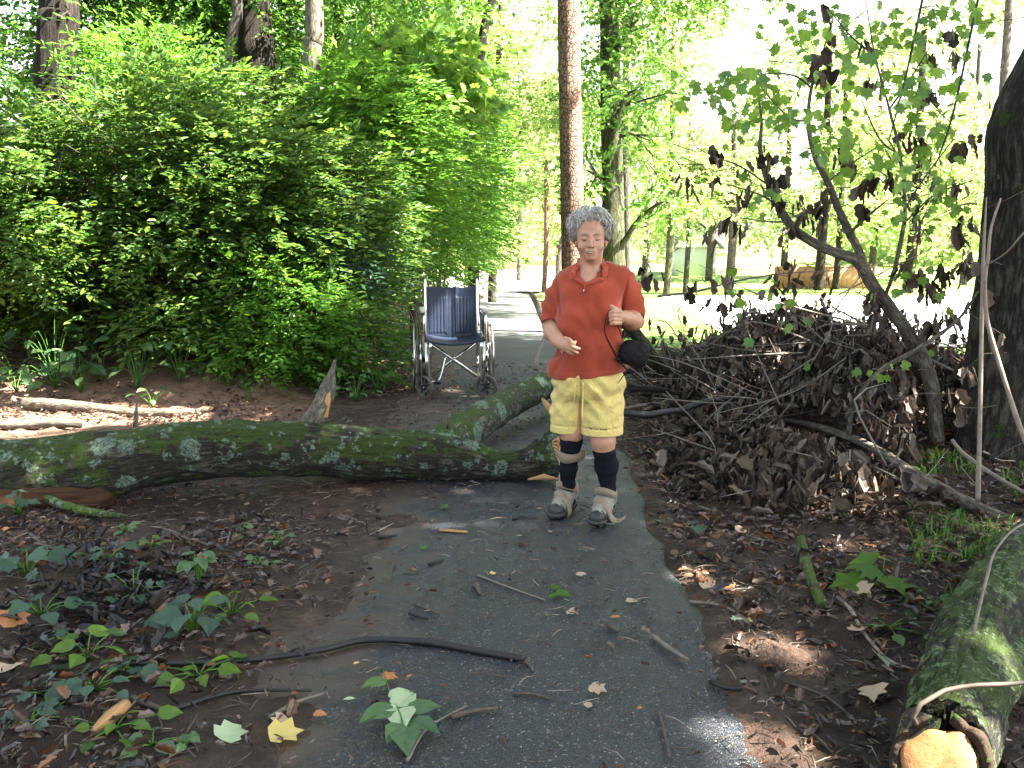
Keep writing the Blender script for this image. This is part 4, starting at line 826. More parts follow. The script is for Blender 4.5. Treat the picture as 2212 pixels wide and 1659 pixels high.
# polo shirt
v = Vol((.10, 4.58, .70), (.74, 5.24, 1.46), .0042)
v.cap(K(1226, 609, .03), K(1344, 604, .03), .055, .058, .04); v.cap(K(1245, 592, .04), K(1312, 586, .04), .050, .050, .04)
v.ell(K(1273, 640, 0), (.165, .112, .125), .05); v.ell(K(1240, 692, -.045), (.092, .100, .092), .05); v.ell(K(1305, 687, -.045), (.092, .100, .092), .05)
v.ell(K(1277, 748, -.015), (.174, .150, .17), .06); v.ell(K(1274, 802, -.005), (.190, .150, .14), .05); v.ell(K(1200, 806, .02), (.045, .08, .07), .04)
v.chain(Ks([(1225, 610, .03), (1205, 640, .04), (1194, 668, .04), (1189, 705, .0)]), [.060, .060, .054, .048], .025)
v.chain(Ks([(1340, 602, .03), (1358, 630, .04), (1365, 662, .03), (1371, 705, .0)]), [.062, .062, .060, .058], .025)
def wrk(X, Y, Z):
    cx = K(1275, 750)[0]; u = X - cx
    lo = sstep(1.15, .95, Z); d = .0055 * np.sin(u * 46 + 3.0 * np.sin(Z * 9) + Y * 8) * lo * (.4 + .6 * sstep(.9, .78, Z)) 
    d = d + .0045 * np.sin((u * .8 + Z) * 60 + 2 * np.sin(u * 20)) * np.exp(-((Z - 1.02) / .07) ** 2)
    d = d + .0045 * np.sin((Z - np.abs(u) * .9) * 75 + np.sin(Y * 20) * 2) * sstep(.12, .2, np.abs(u)) * sstep(1.0, 1.1, Z)
    d = d - .010 * np.exp(-((u - .015) / .022) ** 2) * np.exp(-((Z - 1.02) / .12) ** 2) - .007 * np.exp(-((u + .09 - .5 * (Z - .95)) / .015) ** 2) * sstep(1.0, .95, Z) - .006 * np.exp(-((u - .07 - .35 * (Z - .9)) / .018) ** 2) * sstep(1.08, 1.0, Z)
    d = d - .0025 * np.exp(-((Z - .785 - .05 * u) / .003) ** 2)
    for s, ax in ((-1, K(1207, 640)[0]), (1, K(1348, 640)[0])): d = d - .010 * np.exp(-((X - ax - .12 * s * (Z - 1.15)) / .009) ** 2) * sstep(1.0, 1.06, Z) * sstep(1.28, 1.2, Z) * (Y < YP + .02)
    return d
v.warp(wrk)
for a, b_, r in ((K(1191, 690, .01), K(1189, 760, -.06), .075), (K(1368, 678, .01), K(1374, 750, -.06), .085)):
    d = b_ - a; d /= np.linalg.norm(d)
    v.cap(a + d * r, a + d * (r + .06), r, r, .002, sub=True)
v.cut(lambda X, Y, Z: (.752 + .09 * (K(1275, 800)[0] - X) * 0 + .02 * np.sin((X - .4) * 8)) - Z)
v.cap(K(1275, 592, .02), K(1276, 540, .0), .055, .070, .006, sub=True); v.cap(K(1271, 590, -.06), K(1264, 614, -.115), .036, .006, .006, sub=True); v.cap(K(1271, 585, -.06), K(1274, 560, -.05), .045, .06, .006, sub=True)
shirt = v.build('polo_shirt', M['shirt'], pe, relax=2)
v = Vol((.24, 4.72, 1.10), (.52, 5.10, 1.40), .0036)
v.chain(Ks([(1275, 558, .105), (1254, 563, .055), (1243, 577, -.02), (1236, 592, -.066), (1230.5, 603, -.080)]), [.013, .015, .015, .012, .007], .008, flat=((-.45, -1, .5), .32))
v.chain(Ks([(1275, 558, .105), (1298, 561, .055), (1307, 575, -.02), (1307, 590, -.066), (1302, 605, -.084)]), [.013, .015, .016, .013, .007], .008, flat=((.45, -1, .5), .32))
v.chain(Ks([(1243, 603, -.083), (1254, 609, -.099), (1263, 615, -.108)]), [.009, .008, .006], .004, flat=((0, -1, .3), .45)); v.chain(Ks([(1296, 603, -.088), (1280, 609, -.103), (1265, 615, -.110)]), [.010, .009, .006], .004, flat=((0, -1, .3), .45))
v.build('collar', M['collar'], shirt, relax=1)
m = MB(); m.tube(Ks([(1263.5, 617, -.112), (1262.8, 627, -.116), (1262.3, 636, -.118)]), .012, 10, squash=.25); m.build('placket', M['collar'], shirt)
m = MB(); m.tube([K(1261.5, 627.5, -.120), K(1261.5, 627.5, -.124)], .0045, 12); m.build('button', M['white'], shirt)
# shorts
v = Vol((.14, 4.62, .40), (.66, 5.22, .86), .0042)
v.ell(K(1272, 822, 0), (.182, .150, .13), .03)
v.chain(Ks([(1237, 840, .01), (1229, 890, .02), (1223, 960, .03)]), [.100, .090, .086], .02); v.chain(Ks([(1303, 840, -.01), (1300, 890, -.02), (1299, 965, -.03)]), [.105, .107, .110], .02)
def wrs(X, Y, Z):
    u = X - K(1272, 850)[0]
    d = .0050 * np.sin(Z * 85 + 3 * np.sin(u * 22) + 2 * np.sin(Y * 17)) * np.sin(u * 31 + 1) * sstep(.49, .55, Z) + .0040 * np.sin(u * 70 + 3 * np.sin(Z * 24)) * sstep(.66, .76, Z)
    d = d - .014 * np.exp(-((X - K(1251, 850)[0]) / .007) ** 2) * (Y < YP) + .004 * np.exp(-((X - K(1247, 850)[0]) / .012) ** 2) * (Y < YP) * sstep(.58, .64, Z) - .0035 * np.exp(-((Z - .493) / .0035) ** 2)
    d = d + .004 * np.sin((X * .7 + Z) * 60 + 2 * np.sin(X * 30)) * sstep(.50, .56, Z)
    return d
v.warp(wrs); v.cut(lambda X, Y, Z: .452 - Z)
v.cap(K(1223, 960, .03), K(1225, 925, .03), .060, .062, .002, sub=True); v.cap(K(1299, 965, -.03), K(1299, 925, -.03), .102, .098, .002, sub=True)
shorts = v.build('shorts', M['shorts'], pe, relax=2)
m = MB(); m.tube(Ks([(1260, 826, -.150), (1259, 850, -.147), (1258, 880, -.142), (1257.5, 906, -.140)]), [.006, .006, .0055, .0065], 8, step=.02, squash=.5); m.build('drawstring', M['cord'], shorts)
m = MB(); m.tube(Ks([(1243, 828, -.146), (1242, 845, -.140), (1240, 868, -.130)]), [.005, .0045, .005], 8, step=.02, squash=.5); m.build('drawstring', M['cord'], shorts)
# socks
def sock(pts, rs, top):
    v = Vol((min(p[0] for p in pts) - .08, min(p[1] for p in pts) - .08, min(p[2] for p in pts) - .05), (max(p[0] for p in pts) + .08, max(p[1] for p in pts) + .08, max(p[2] for p in pts) + .08), .004)
    v.chain(pts, [r + .0035 for r in rs], .02); v.warp(lambda X, Y, Z: .0012 * np.sin(Z * 130 + np.sin(X * 60)) - .0015 * np.exp(-((Z - top + .03) / .003) ** 2)); v.cut(lambda X, Y, Z: Z + (X - pts[0][0]) * (-.12) - top)
    return v.build('sock', M['sock'], pe, relax=1)
sock(Ks([(1235, 935, .0), (1234, 955, .02), (1230, 985, .05), (1227, 1010, .07), (1226, 1045, .10), (1229, 1082, .12)]), [.056, .050, .043, .043, .034, .032], K(1234, 947, -.02)[2])
sock(Ks([(1303, 952, -.06), (1305, 972, -.05), (1310, 1005, -.01), (1313, 1055, .0), (1314, 1090, .01)]), [.054, .050, .055, .034, .032], K(1305, 972, -.09)[2])
# boots
def ribbon(m, pts, wv, th=.003):
    q = spline(np.hstack([np.array(pts, float), np.array(wv, float)]), .008); p, w_ = q[:, :3], q[:, 3:]
    T = nrmz0(np.gradient(p, axis=0)); N = nrmz0(np.cross(T, w_)); n = len(p)
    V = np.concatenate([p - w_ / 2 - N * th, p + w_ / 2 - N * th, p + w_ / 2 + N * th, p - w_ / 2 + N * th]); i = np.arange(n - 1)
    Q = np.concatenate([np.stack([a * n + i, a * n + i + 1, b_ * n + i + 1, b_ * n + i], 1) for a, b_ in ((0, 1), (1, 2), (2, 3), (3, 0))]); m.add(V, [Q, np.array([[0, n, 2 * n, 3 * n]]), np.array([[n - 1, 4 * n - 1, 3 * n - 1, 2 * n - 1]])])
def nrmz0(v): return v / (np.linalg.norm(v, axis=-1, keepdims=True) + 1e-12)
def boot(toe, ank, tail):
    c0 = np.array([ank[0], ank[1], .010]); d = np.array([toe[0] - ank[0], toe[1] - ank[1], 0]); d /= np.linalg.norm(d)
    R = np.stack([np.array([-d[1], d[0], 0]), -d, np.array([0, 0, 1.0])], 1)   # local -y = toe direction
    W_ = lambda p: c0 + R @ np.array(p, float)
    e = link('boot', None, pe); e.location = Vector(tuple(c0)) - _wloc(pe)
    def V2(): return Vol(c0 + np.array([-.2, -.27, -.02]), c0 + np.array([.2, .2, .24]), .0034)
    inv = lambda X, Y, Z: (R[0, 0] * (X - c0[0]) + R[1, 0] * (Y - c0[1]), R[0, 1] * (X - c0[0]) + R[1, 1] * (Y - c0[1]), Z - c0[2])
    v = V2(); v.cap(W_((0, -.165, .046)), W_((0, -.06, .062)), .036, .045, .02); v.cap(W_((0, -.06, .066)), W_((0, .01, .10)), .044, .050, .03); v.cap(W_((0, .03, .05)), W_((0, .02, .12)), .042, .046, .02); v.cap(W_((0, .012, .10)), W_((0, .008, .150)), .050, .047, .02)
    v.warp(lambda X, Y, Z: .0012 * np.sin(inv(X, Y, Z)[1] * 190) * np.cos(inv(X, Y, Z)[0] * 120)); v.cut(lambda X, Y, Z: .022 - (Z - c0[2])); v.build('upper', M['bootup'], e, relax=1)
    v = V2(); v.cap(W_((0, -.01, .12)), W_((0, -.028, .182)), .038, .036, .01, flat=((0, 1, .3) @ R.T, .35)); v.warp(lambda X, Y, Z: .004 * np.sin(inv(X, Y, Z)[0] * 90)); v.build('tongue', M['suede'], e, relax=1)
    v = V2(); v.cap(W_((0, -.168, .040)), W_((0, -.130, .046)), .0405, .042, .01); v.cut(lambda X, Y, Z: np.maximum(inv(X, Y, Z)[1] + .158 - .30 * inv(X, Y, Z)[0] ** 2 * 20, .018 - inv(X, Y, Z)[2])); v.build('toe_cap', M['rubber'], e, relax=1)
    v = V2(); v.cap(W_((0, -.165, .022)), W_((0, .04, .022)), .048, .044, .01, flat=((0, 0, 1), .55)); v.warp(lambda X, Y, Z: .002 * np.sin(inv(X, Y, Z)[1] * 260 + inv(X, Y, Z)[0] * 100)); v.cut(lambda X, Y, Z: np.maximum(-(Z - c0[2]), (Z - c0[2]) - .034)); v.build('sole', M['rubber'], e, relax=1)
    m = MB()
    for s in (-1, 1):
        for k in range(4): m.tube([W_((s * .020, -.135 + k * .022, .083 + k * .005)), W_((s * .027, -.130 + k * .022, .080 + k * .005))], .0028, 6)
    m.build('lace_eyelets', M['rubber'], e)
    m = MB(); ribbon(m, [W_(p) for p in [(-.052, .02, .118), (-.050, -.02, .134), (-.025, -.055, .146), (.005, -.062, .148), (.035, -.048, .138), (.052, -.01, .118), (.054, .015, .112)]], [R @ np.array(q) for q in [(0, .0, .038)] * 7]); m.build('strap', M['leather'], e)
    pts = [(-.048, -.045, .078), (-.044, -.070, .094), (-.022, -.093, .104), (.004, -.104, .103), (.030, -.108, .086), (.049, -.118, .060)] + tail
    m = MB(); ribbon(m, [W_(p) for p in pts], [R @ np.array(q) for q in [(0, .012, .034), (0, .014, .032), (0, .020, .028), (.0, .024, .024), (.006, .030, .016)] + [(.006, .032, .012)] * (len(pts) - 5)]); m.build('strap', M['leather'], e)
    return e
boot((.208, 4.86), (.288, 5.055), [(.060, -.128, .035), (.062, -.136, .016)])
boot((.400, 4.715), (.480, 4.935), [(.062, -.128, .038), (.085, -.135, .022), (.115, -.130, .030), (.128, -.125, .040)])
# calf brace on the leg seen at the left
bc = K(1232, 984, .045); be = link('leg_brace', None, pe); be.location = Vector(tuple(bc)) - _wloc(pe)
m = MB(); ribbon(m, [bc + np.array([math.sin(a) * .056, -math.cos(a) * .054, .004 * math.sin(a * 3)]) for a in np.linspace(-2.2, 1.5, 16)] + [bc + np.array([.072, -.006, .010]), bc + np.array([.078, .01, .018])], [(0, 0, .052)] * 16 + [(0, 0, .040), (0, 0, .022)]); m.build('strap', M['leather'], be)
m = MB(); ribbon(m, Ks([(1209, 968, .05), (1208.5, 995, .06), (1208.5, 1020, .08), (1210, 1048, .10)]), [(0, .03, 0)] * 4, .002); m.build('side_bar', M['brace'], be)
m = MB(); ribbon(m, Ks([(1258, 960, .05), (1250, 978, .06), (1248, 1000, .07), (1244, 1025, .09), (1240, 1054, .11)]), [(.004, .035, 0)] * 5, .002); m.build('side_bar', M['brace'], be)
m = MB(); ribbon(m, Ks([(1246, 1012, .075), (1242, 1035, .095), (1238, 1056, .11)]), [(.006, .016, 0), (.012, .02, 0), (.010, .02, 0)], .0015); m.build('lining', M['braceorange'], be)
# black pouch swinging from its strap
pc = K(1369, 764, -.13); po = empty('camera_pouch', tuple(pc)); tag(po, 'small black zipped pouch dangling on its strap from the raised hand', 'pouch')
an = D2R(-17); R = np.array([[math.cos(an), 0, -math.sin(an)], [0, 1, 0], [math.sin(an), 0, math.cos(an)]])
v = Vol(pc - .12, pc + .12, .003)
X = [pc + R @ np.array(q) for q in [(-.030, 0, -.020), (.032, 0, -.022), (.030, 0, .024), (-.028, 0, .020)]]
for i in range(4): v.cap(X[i], X[(i + 1) % 4], .028, .028, .02)
v.cap(X[0], X[2], .036, .036, .03); v.cap(X[1], X[3], .036, .036, .03); v.ell(pc, (.058, .034, .048), .02)
v.warp(lambda X, Y, Z: .0012 * np.sin(X * 150) * np.sin(Z * 130) - .003 * np.exp(-((Z - pc[2] - .3 * (X - pc[0]) - .022) / .0022) ** 2)); v.build('pouch_body', M['bag'], po, relax=1)
m = MB(); m.tube([pc + R @ np.array(q) for q in [(-.006, -.032, .020), (-.006, -.035, .006)]], .0022, 6); m.build('zip_pull', M['rim'], po)
m = MB(); m.tube([pc + R @ np.array(q) for q in [(-.022, -.030, -.030), (-.010, -.033, -.028)]], .003, 6); m.build('zip_pull', M['leather'], po)
m = MB()
m.tube(Ks([(1334, 702, -.20), (1338, 712, -.20), (1342, 725, -.185), (1350, 742, -.15)]), [.0075, .0075, .006, .005], 8, step=.01, squash=.4)
m.build('strap', M['bag'], po)
m = MB(); m.tube(Ks([(1320, 668, -.225), (1312, 678, -.225), (1308, 695, -.22), (1305.5, 712, -.21), (1311, 731, -.20), (1322, 752, -.185), (1334, 774, -.17), (1348, 792, -.16), (1362, 805, -.15), (1380, 820, -.14), (1388, 826, -.14)]), [.0016, .0016, .0018, .0022, .0036, .0040, .0040, .0042, .0042, .0036, .003], 8, step=.01, squash=.5)
m.tube(Ks([(1331, 776, -.176), (1337, 776, -.166), (1341, 769, -.15)]), .006, 8); m.tube(Ks([(1355, 800, -.155), (1345, 814, -.15), (1334, 829, -.15)]), [.003, .0025, .0015], 6, step=.01)
m.tube(Ks([(1321, 668, -.222), (1315, 682, -.222), (1311, 700, -.215), (1307, 716, -.208)]), .0012, 6, step=.01); m.build('wrist_loop', M['bag'], po)
# ---------------------------------------------------------------- leaves
def nrmz(v): return v / (np.linalg.norm(v, axis=-1, keepdims=True) + 1e-12)
T_OVAL = (np.array([[0, 0, 0], [-.20, .30, .05], [-.17, .68, .05], [0, 1, -.06], [.17, .68, .05], [.20, .30, .05]], float), [np.array([[0, 3, 2, 1], [0, 5, 4, 3]])])
T_WIDE = (np.array([[0, 0, 0], [-.30, .12, .03], [-.38, .40, .06], [-.22, .72, .05], [0, 1.0, -.10], [.22, .72, .05], [.38, .40, .06], [.30, .12, .03], [0, .45, 0]], float),
          [np.array([[0, 8, 2, 1], [8, 4, 3, 2], [0, 7, 6, 8], [8, 6, 5, 4]])])
T_DIA = (np.array([[0, 0, 0], [-.28, .45, .07], [0, 1, -.04], [.28, .45, .07]], float), [np.array([[0, 2, 1], [0, 3, 2]])])
_o = [(0, 0), (-.30, .02), (-.50, .26), (-.34, .40), (-.46, .72), (-.16, .74), (0, 1.0), (.16, .74), (.46, .72), (.34, .40), (.50, .26), (.30, .02)]
T_LOBE = (np.array([[0, .42, -.02]] + [[a, b_, .05 * abs(a) * 2 - (.12 if b_ > .9 else 0)] for a, b_ in _o], float), [np.array([[0, i + 1, (i + 1) % 12 + 1] for i in range(12)])[:, ::-1]])
def _curl(w, amt, bend, nu=4, nv=5):
    V = []; 
    for j in range(nv):
        t = j / (nv - 1); wd = w * (math.sin(math.pi * min(1, t * .92 + .06)) ** .6) * (1 + .25 * math.sin(j * 2.4))
        for i in range(nu):
            u = (i / (nu - 1) * 2 - 1); a = u * amt * (1 + .3 * math.sin(3 * t)); r = wd / max(amt, .1)
            V.append([r * math.sin(a), t - bend * .1 * t * t, r * (1 - math.cos(a)) + bend * t * t * .4])
    Q = [[j * nu + i, j * nu + i + 1, (j + 1) * nu + i + 1, (j + 1) * nu + i] for j in range(nv - 1) for i in range(nu - 1)]
    return (np.array(V, float), [np.array(Q)])
T_DRY = [_curl(.30, 1.5, .3), _curl(.26, 2.2, -.4), _curl(.36, 1.0, .6), _curl(.22, 2.6, .2)]
def bake(tpl, pos, d, n, size, wid=1.0):
    V, F = tpl; d = nrmz(d); b_ = nrmz(np.cross(d, n)); n2 = np.cross(b_, d); N = len(pos); k = len(V)
    size = np.broadcast_to(size, (N,))[:, None, None]
    W = pos[:, None, :] + size * (V[None, :, 0:1] * wid * b_[:, None] + V[None, :, 1:2] * d[:, None] + V[None, :, 2:3] * n2[:, None])
    off = (np.arange(N) * k)[:, None, None]
    return W.reshape(-1, 3), [(f[None] + off).reshape(-1, f.shape[1]) for f in F]
def leafobj(name, batches, mat, parent=None, extra=None, smooth=False):
    m = MB()
    for (V, F) in batches: m.add(V, F)
    if not m.V: return None
    return m.build(name, mat, parent, smooth)
def rdir(n): return nrmz(rng.normal(size=(n, 3)))
SUNT = []   # (point, radius): spots the sun reaches through the canopy
def sunspot(px, py, r, Y=None): SUNT.append((G(px, py) if Y is None else P(px, py, Y), r))
def lit(pos, mg=.05, lst=None, s0=.25):
    keep = np.ones(len(pos), bool)
    for p, r in (SUNT if lst is None else lst):
        v = pos - p; s_ = v @ SUN; dd = (v * v).sum(1) - s_ * s_; keep &= ~((dd < (r + mg) ** 2) & (s_ > s0))
    return keep
def sprays(p, d, n, ln, L, leaf, jit=.35, droop=.15, ang=55, tpl=T_OVAL, wid=1.0, clear=False):
    """twigs with alternate leaves; p,d,n:(S,3)"""
    S = len(p); d = nrmz(d); b_ = nrmz(np.cross(d, n)); n = np.cross(b_, d); t = np.linspace(.08, 1, L)
    side = np.where(np.arange(L) % 2, 1.0, -1.0); a = D2R(ang) * (1 - .5 * t)
    ln = np.broadcast_to(ln, (S,))[:, None, None]
    pos = p[:, None] + d[:, None] * t[None, :, None] * ln; pos[..., 2] -= (droop * t[None] ** 2) * ln[..., 0]
    ld = d[:, None] * np.cos(a)[None, :, None] + b_[:, None] * (side * np.sin(a))[None, :, None]
    ld = ld + rng.normal(0, jit * .5, ld.shape); ln2 = n[:, None] + rng.normal(0, jit, ld.shape)
    sz = leaf * rng.uniform(.7, 1.25, (S, L))
    a_ = [pos.reshape(-1, 3), ld.reshape(-1, 3), ln2.reshape(-1, 3), sz.ravel()]
    if clear == 'shrub': k = lit(a_[0], .0, SUNT2, .5); a_ = [q[k] for q in a_]
    elif clear: k = lit(a_[0] + a_[1] * leaf * .4, leaf * .35); a_ = [q[k] for q in a_]
    return bake(tpl, *a_, wid)
def lump_points(c, r, n, lo=.55, up=-1.0):
    v = rdir(n); v = v[v[:, 2] > up]; q = rng.uniform(lo ** 3, 1, len(v)) ** (1 / 3)
    rr = 1 + .22 * vnoise(v[:, 0] * 2.2 + c[0], v[:, 1] * 2.2 + c[1], v[:, 2] * 2.2 + c[2], 5)
    return np.array(c) + v * q[:, None] * rr[:, None] * np.array(r), v
# ---- where the sun gets through
sunspot(110, 905, .50); sunspot(300, 900, .38); sunspot(430, 925, .16); sunspot(-20, 930, .5); sunspot(580, 905, .14)
sunspot(90, 545, .26, 8.6); sunspot(190, 640, .20, 8.5); sunspot(30, 400, .24, 8.4); sunspot(250, 520, .12, 8.5); sunspot(450, 210, .28, 10.5); sunspot(560, 260, .18, 10.5); sunspot(330, 100, .2, 10.5); sunspot(90, 300, .15, 8.8)
sunspot(150, 770, .14); sunspot(290, 760, .1)
sunspot(2040, 1640, .10, 2.34); sunspot(2085, 1470, .055, 2.8); sunspot(1990, 1600, .06, 2.35); sunspot(1668, 1405, .075); sunspot(1610, 1410, .05); sunspot(1715, 1425, .05)
sunspot(1890, 968, .07, 5.75); sunspot(1950, 1003, .06, 5.5); sunspot(1830, 1100, .10); sunspot(1790, 1090, .07); sunspot(1830, 1180, .05)
sunspot(1655, 1630, .08); sunspot(1560, 1590, .05)
sunspot(1330, 680, .02, 4.6)
sunspot(1228, 60, .55, 16); sunspot(1225, 330, .30, 16); sunspot(1240, 400, .22, 16); sunspot(1230, 170, .2, 16); sunspot(1335, 330, .3, 22); sunspot(1335, 460, .35, 22); sunspot(1320, 540, .3, 22)
sunspot(672, 130, .3, 12.5); sunspot(1100, 655, .5); sunspot(1060, 690, .2); sunspot(1045, 610, .1, 8.7); sunspot(955, 680, .07, 8.9); sunspot(1057, 740, .06, 8.7); sunspot(880, 560, .3, 10); sunspot(760, 480, .12, 9.5)
sunspot(1500, 930, .12); sunspot(1560, 1270, .04); sunspot(1470, 1250, .04)
for q in [(60, 560, .30, 8.5), (140, 620, .25, 8.4), (215, 560, .22, 8.5), (20, 450, .35, 8.5), (110, 330, .22, 9.2), (420, 240, .25, 10.2), (540, 290, .22, 10.2), (660, 340, .22, 10), (890, 430, .25, 10.5), (960, 330, .35, 12), (860, 300, .25, 11), (1020, 420, .4, 15), (640, 690, .12, 8.7), (720, 560, .15, 9), (985, 560, .2, 11)]: sunspot(*q)
SUNT2 = [(P(a, b_, c), r) for a, b_, c, r in [(70, 560, 8.5, .30), (150, 640, 8.4, .22), (225, 560, 8.4, .16), (25, 440, 8.6, .25), (110, 720, 8.5, .16), (430, 230, 10.3, .2), (560, 270, 10.3, .14), (310, 740, 8.6, .10), (620, 700, 8.7, .14), (300, 470, 8.6, .14), (420, 430, 8.7, .12), (700, 420, 9.3, .16), (820, 380, 10.2, .2), (560, 610, 8.7, .14), (500, 330, 9.8, .14), (760, 620, 9.0, .12), (180, 300, 9.6, .14), (330, 620, 8.6, .08)]]
for p, r in SUNT2: SUNT.append((p, r + .05))
# ---------------------------------------------------------------- shrubs of the left bank
def shrub(c, r, S, leaf, L, mat, label, name='shrub', ln=.42, group=None, tpl=T_OVAL, stems=5, lean=(.35, -.45, 0), up=-.75, wid=1.0, lo=.6):
    c = np.array(c, float); g = float(terr(c[0], c[1] + .2)); e = empty(name, (c[0], c[1] + .2, g)); tag(e, label, 'shrub', group); S = int(S * 1.5)
    p, v = lump_points(c, r, S, lo, up)
    k = p[:, 2] > terr(p[:, 0], p[:, 1]) + .10; p, v = p[k], v[k]
    k = lit(p) | (rng.random(len(p)) < .5) if False else np.ones(len(p), bool)
    d = v * np.array([1, 1, .22]) + np.array(lean) * .8 + rng.normal(0, .35, v.shape) * np.array([1, 1, .45]); d[:, 2] -= .08
    n = np.array([0, -.12, 1.0]) + .30 * v + rng.normal(0, .20, v.shape)
    leafobj('foliage', [sprays(p, d, n, ln * rng.uniform(.6, 1.3, len(p)), L, leaf, tpl=tpl, wid=wid, clear='shrub')], mat, e)
    m = MB(); base = np.array([c[0], c[1] + .2, g - .05])
    for i in range(stems):
        a = rng.uniform(0, 6.28); v = np.array([math.cos(a) * .75, math.sin(a) * .6 - .35, rng.uniform(.3, .85)])
        tip = c + v * np.array(r) * .95; b0 = base + np.array([rng.normal(0, .15), rng.normal(0, .12), 0]); mid = (b0 + tip) / 2 + np.array([0, 0, .35 * r[2]])
        m.tube([b0, mid, tip, tip + np.array([v[0] * .3, v[1] * .3, -.08])], [.016, .011, .005, .002], 5, step=.15, noise=.1)
    # fine twigs
    q = rng.choice(len(p), min(len(p), 60), replace=False)
    for i in q: m.tube([p[i] - nrmz(d[i]) * .25, p[i], p[i] + nrmz(d[i]) * .35 - np.array([0, 0, .03])], [.004, .003, .001], 4)
    m.build('stems', M['twig'], e); return e
A_, B_, C_ = M['leafA'], M['leafB'], M['leafC']
SH = [((-5.4, 9.3, 1.45), (1.0, .8, .95), 760, .086, 11, A_, 'pale sunlit shrub at the far left edge of the bank'), ((-4.3, 9.0, 1.55), (.95, .8, .85), 902, .082, 11, A_, 'dense shrub above the long pale log, lit at its left'),
      ((-3.35, 9.2, 1.75), (.95, .8, .95), 902, .080, 11, A_, 'small-leaved dark green shrub arching over the dark hollow'), ((-2.55, 9.5, 1.60), (.85, .8, .95), 902, .080, 11, A_, 'dark green shrub left of the wheelchair, above the spike'),
      ((-1.95, 10.1, 1.35), (.80, .8, .95), 855, .082, 11, A_, 'green shrub beside the left arm of the wheelchair'), ((-2.15, 9.0, .62), (.55, .5, .55), 420, .075, 11, B_, 'low leafy shrub hanging to the ground left of the wheelchair'),
      ((-1.62, 9.3, .42), (.42, .5, .45), 300, .070, 11, A_, 'low weedy shrub touching the left edge of the path'), ((-1.75, 9.6, 1.15), (.30, .3, .35), 130, .070, 11, C_, 'small blue-green shrub by the top of the wheelchair'),
      ((-4.3, 10.8, 1.7), (.9, 1.0, .8), 760, .088, 11, A_, 'tall shrub between the dark furrowed trunk and the left edge'), ((-3.2, 10.9, 2.15), (1.1, 1.0, .9), 1045, .088, 11, A_, 'tall arching shrub in the middle of the left bank'),
      ((-1.65, 11.4, 2.2), (.72, 1.0, 1.0), 950, .088, 11, B_, 'bright green shrub under the smooth pale trunk'), ((-1.55, 12.6, 1.7), (.85, 1.0, 1.3), 665, .080, 11, B_, 'bright shrub leaning over the path just past the wheelchair'),
      ((-1.25, 14.6, 2.2), (1.1, 1.2, 1.6), 800, .090, 12, B_, 'tall bright shrub on the left side of the path'), ((-1.45, 17.5, 2.0), (1.2, 1.5, 2.0), 750, .080, 13, M['leafT'], 'leafy shrub further along the left side of the path'),
      ((-1.65, 21.0, 1.9), (1.4, 1.8, 2.3), 700, .10, 12, M['leafT'], 'pale green shrub where the path narrows'), ((-2.1, 26.0, 1.6), (1.7, 2.2, 2.5), 650, .12, 12, M['leafFar'], 'hazy green shrub near the far end of the path'),
      ((-3.9, 9.5, .75), (.85, .45, .45), 313, .085, 11, A_, 'low shaded shrub filling the dark hollow'), ((-4.9, 9.3, .8), (.7, .45, .5), 300, .07, 12, B_, 'low bright shrub in the hollow at the left'), ((-2.9, 9.1, .7), (.55, .45, .5), 285, .082, 11, A_, 'low shrub drooping over the bank in the middle'),
      ((-6.3, 10.6, 2.4), (1.1, 1.0, 1.3), 500, .06, 14, A_, 'dark shrub cut off by the left edge of the picture')]
for i, (c, r, S, lf, L_, mt, lb) in enumerate(SH): shrub(c, r, S, lf, L_, mt, lb, ln=.36 + lf, lean=(.35 if c[0] < -2.5 else .5, -.45, 0))
# lighter small sprays sticking out of the shrubs into the light
# broad-leaved plants at the foot of the bank
def herb(px, py, n, leaf, label, h=.35, spread=.22, mat='leafGround', name='broadleaf_plant', group=None, tpl=T_WIDE, droop=.5, Y=None, cat='plant', stemmat='leafBlade', wid=1.0):
    b0 = G(px, py) if Y is None else P(px, py, Y); e = empty(name, tuple(b0)); tag(e, label, cat, group)
    pos = []; dr = []; nn = []; sz = []; m = MB()
    for i in range(n):
        a = i * 2.4 + px; f = (i + .6) / n; rr = spread * math.sqrt(f) * rng.uniform(.6, 1.1)
        tip = b0 + np.array([math.cos(a) * rr, math.sin(a) * rr, h * rng.uniform(.35, 1.05) * (1 - .4 * f)])
        o = np.array([math.cos(a), math.sin(a), 0]); mid = b0 + (tip - b0) * .5 + np.array([0, 0, h * .15])
        m.tube([b0, mid, tip], [.0035, .0028, .0018], 5, step=.05)
        pos.append(tip); dr.append(o + np.array([rng.normal(0, .3), rng.normal(0, .3), -droop * rng.uniform(.3, 1.2)])); nn.append(np.array([rng.normal(0, .35), rng.normal(0, .35) - .25, 1.0])); sz.append(leaf * rng.uniform(.6, 1.2))
    leafobj('leaves', [bake(tpl, np.array(pos), np.array(dr), np.array(nn), np.array(sz), wid)], M[mat], e); m.build('stem', M[stemmat], e); return e
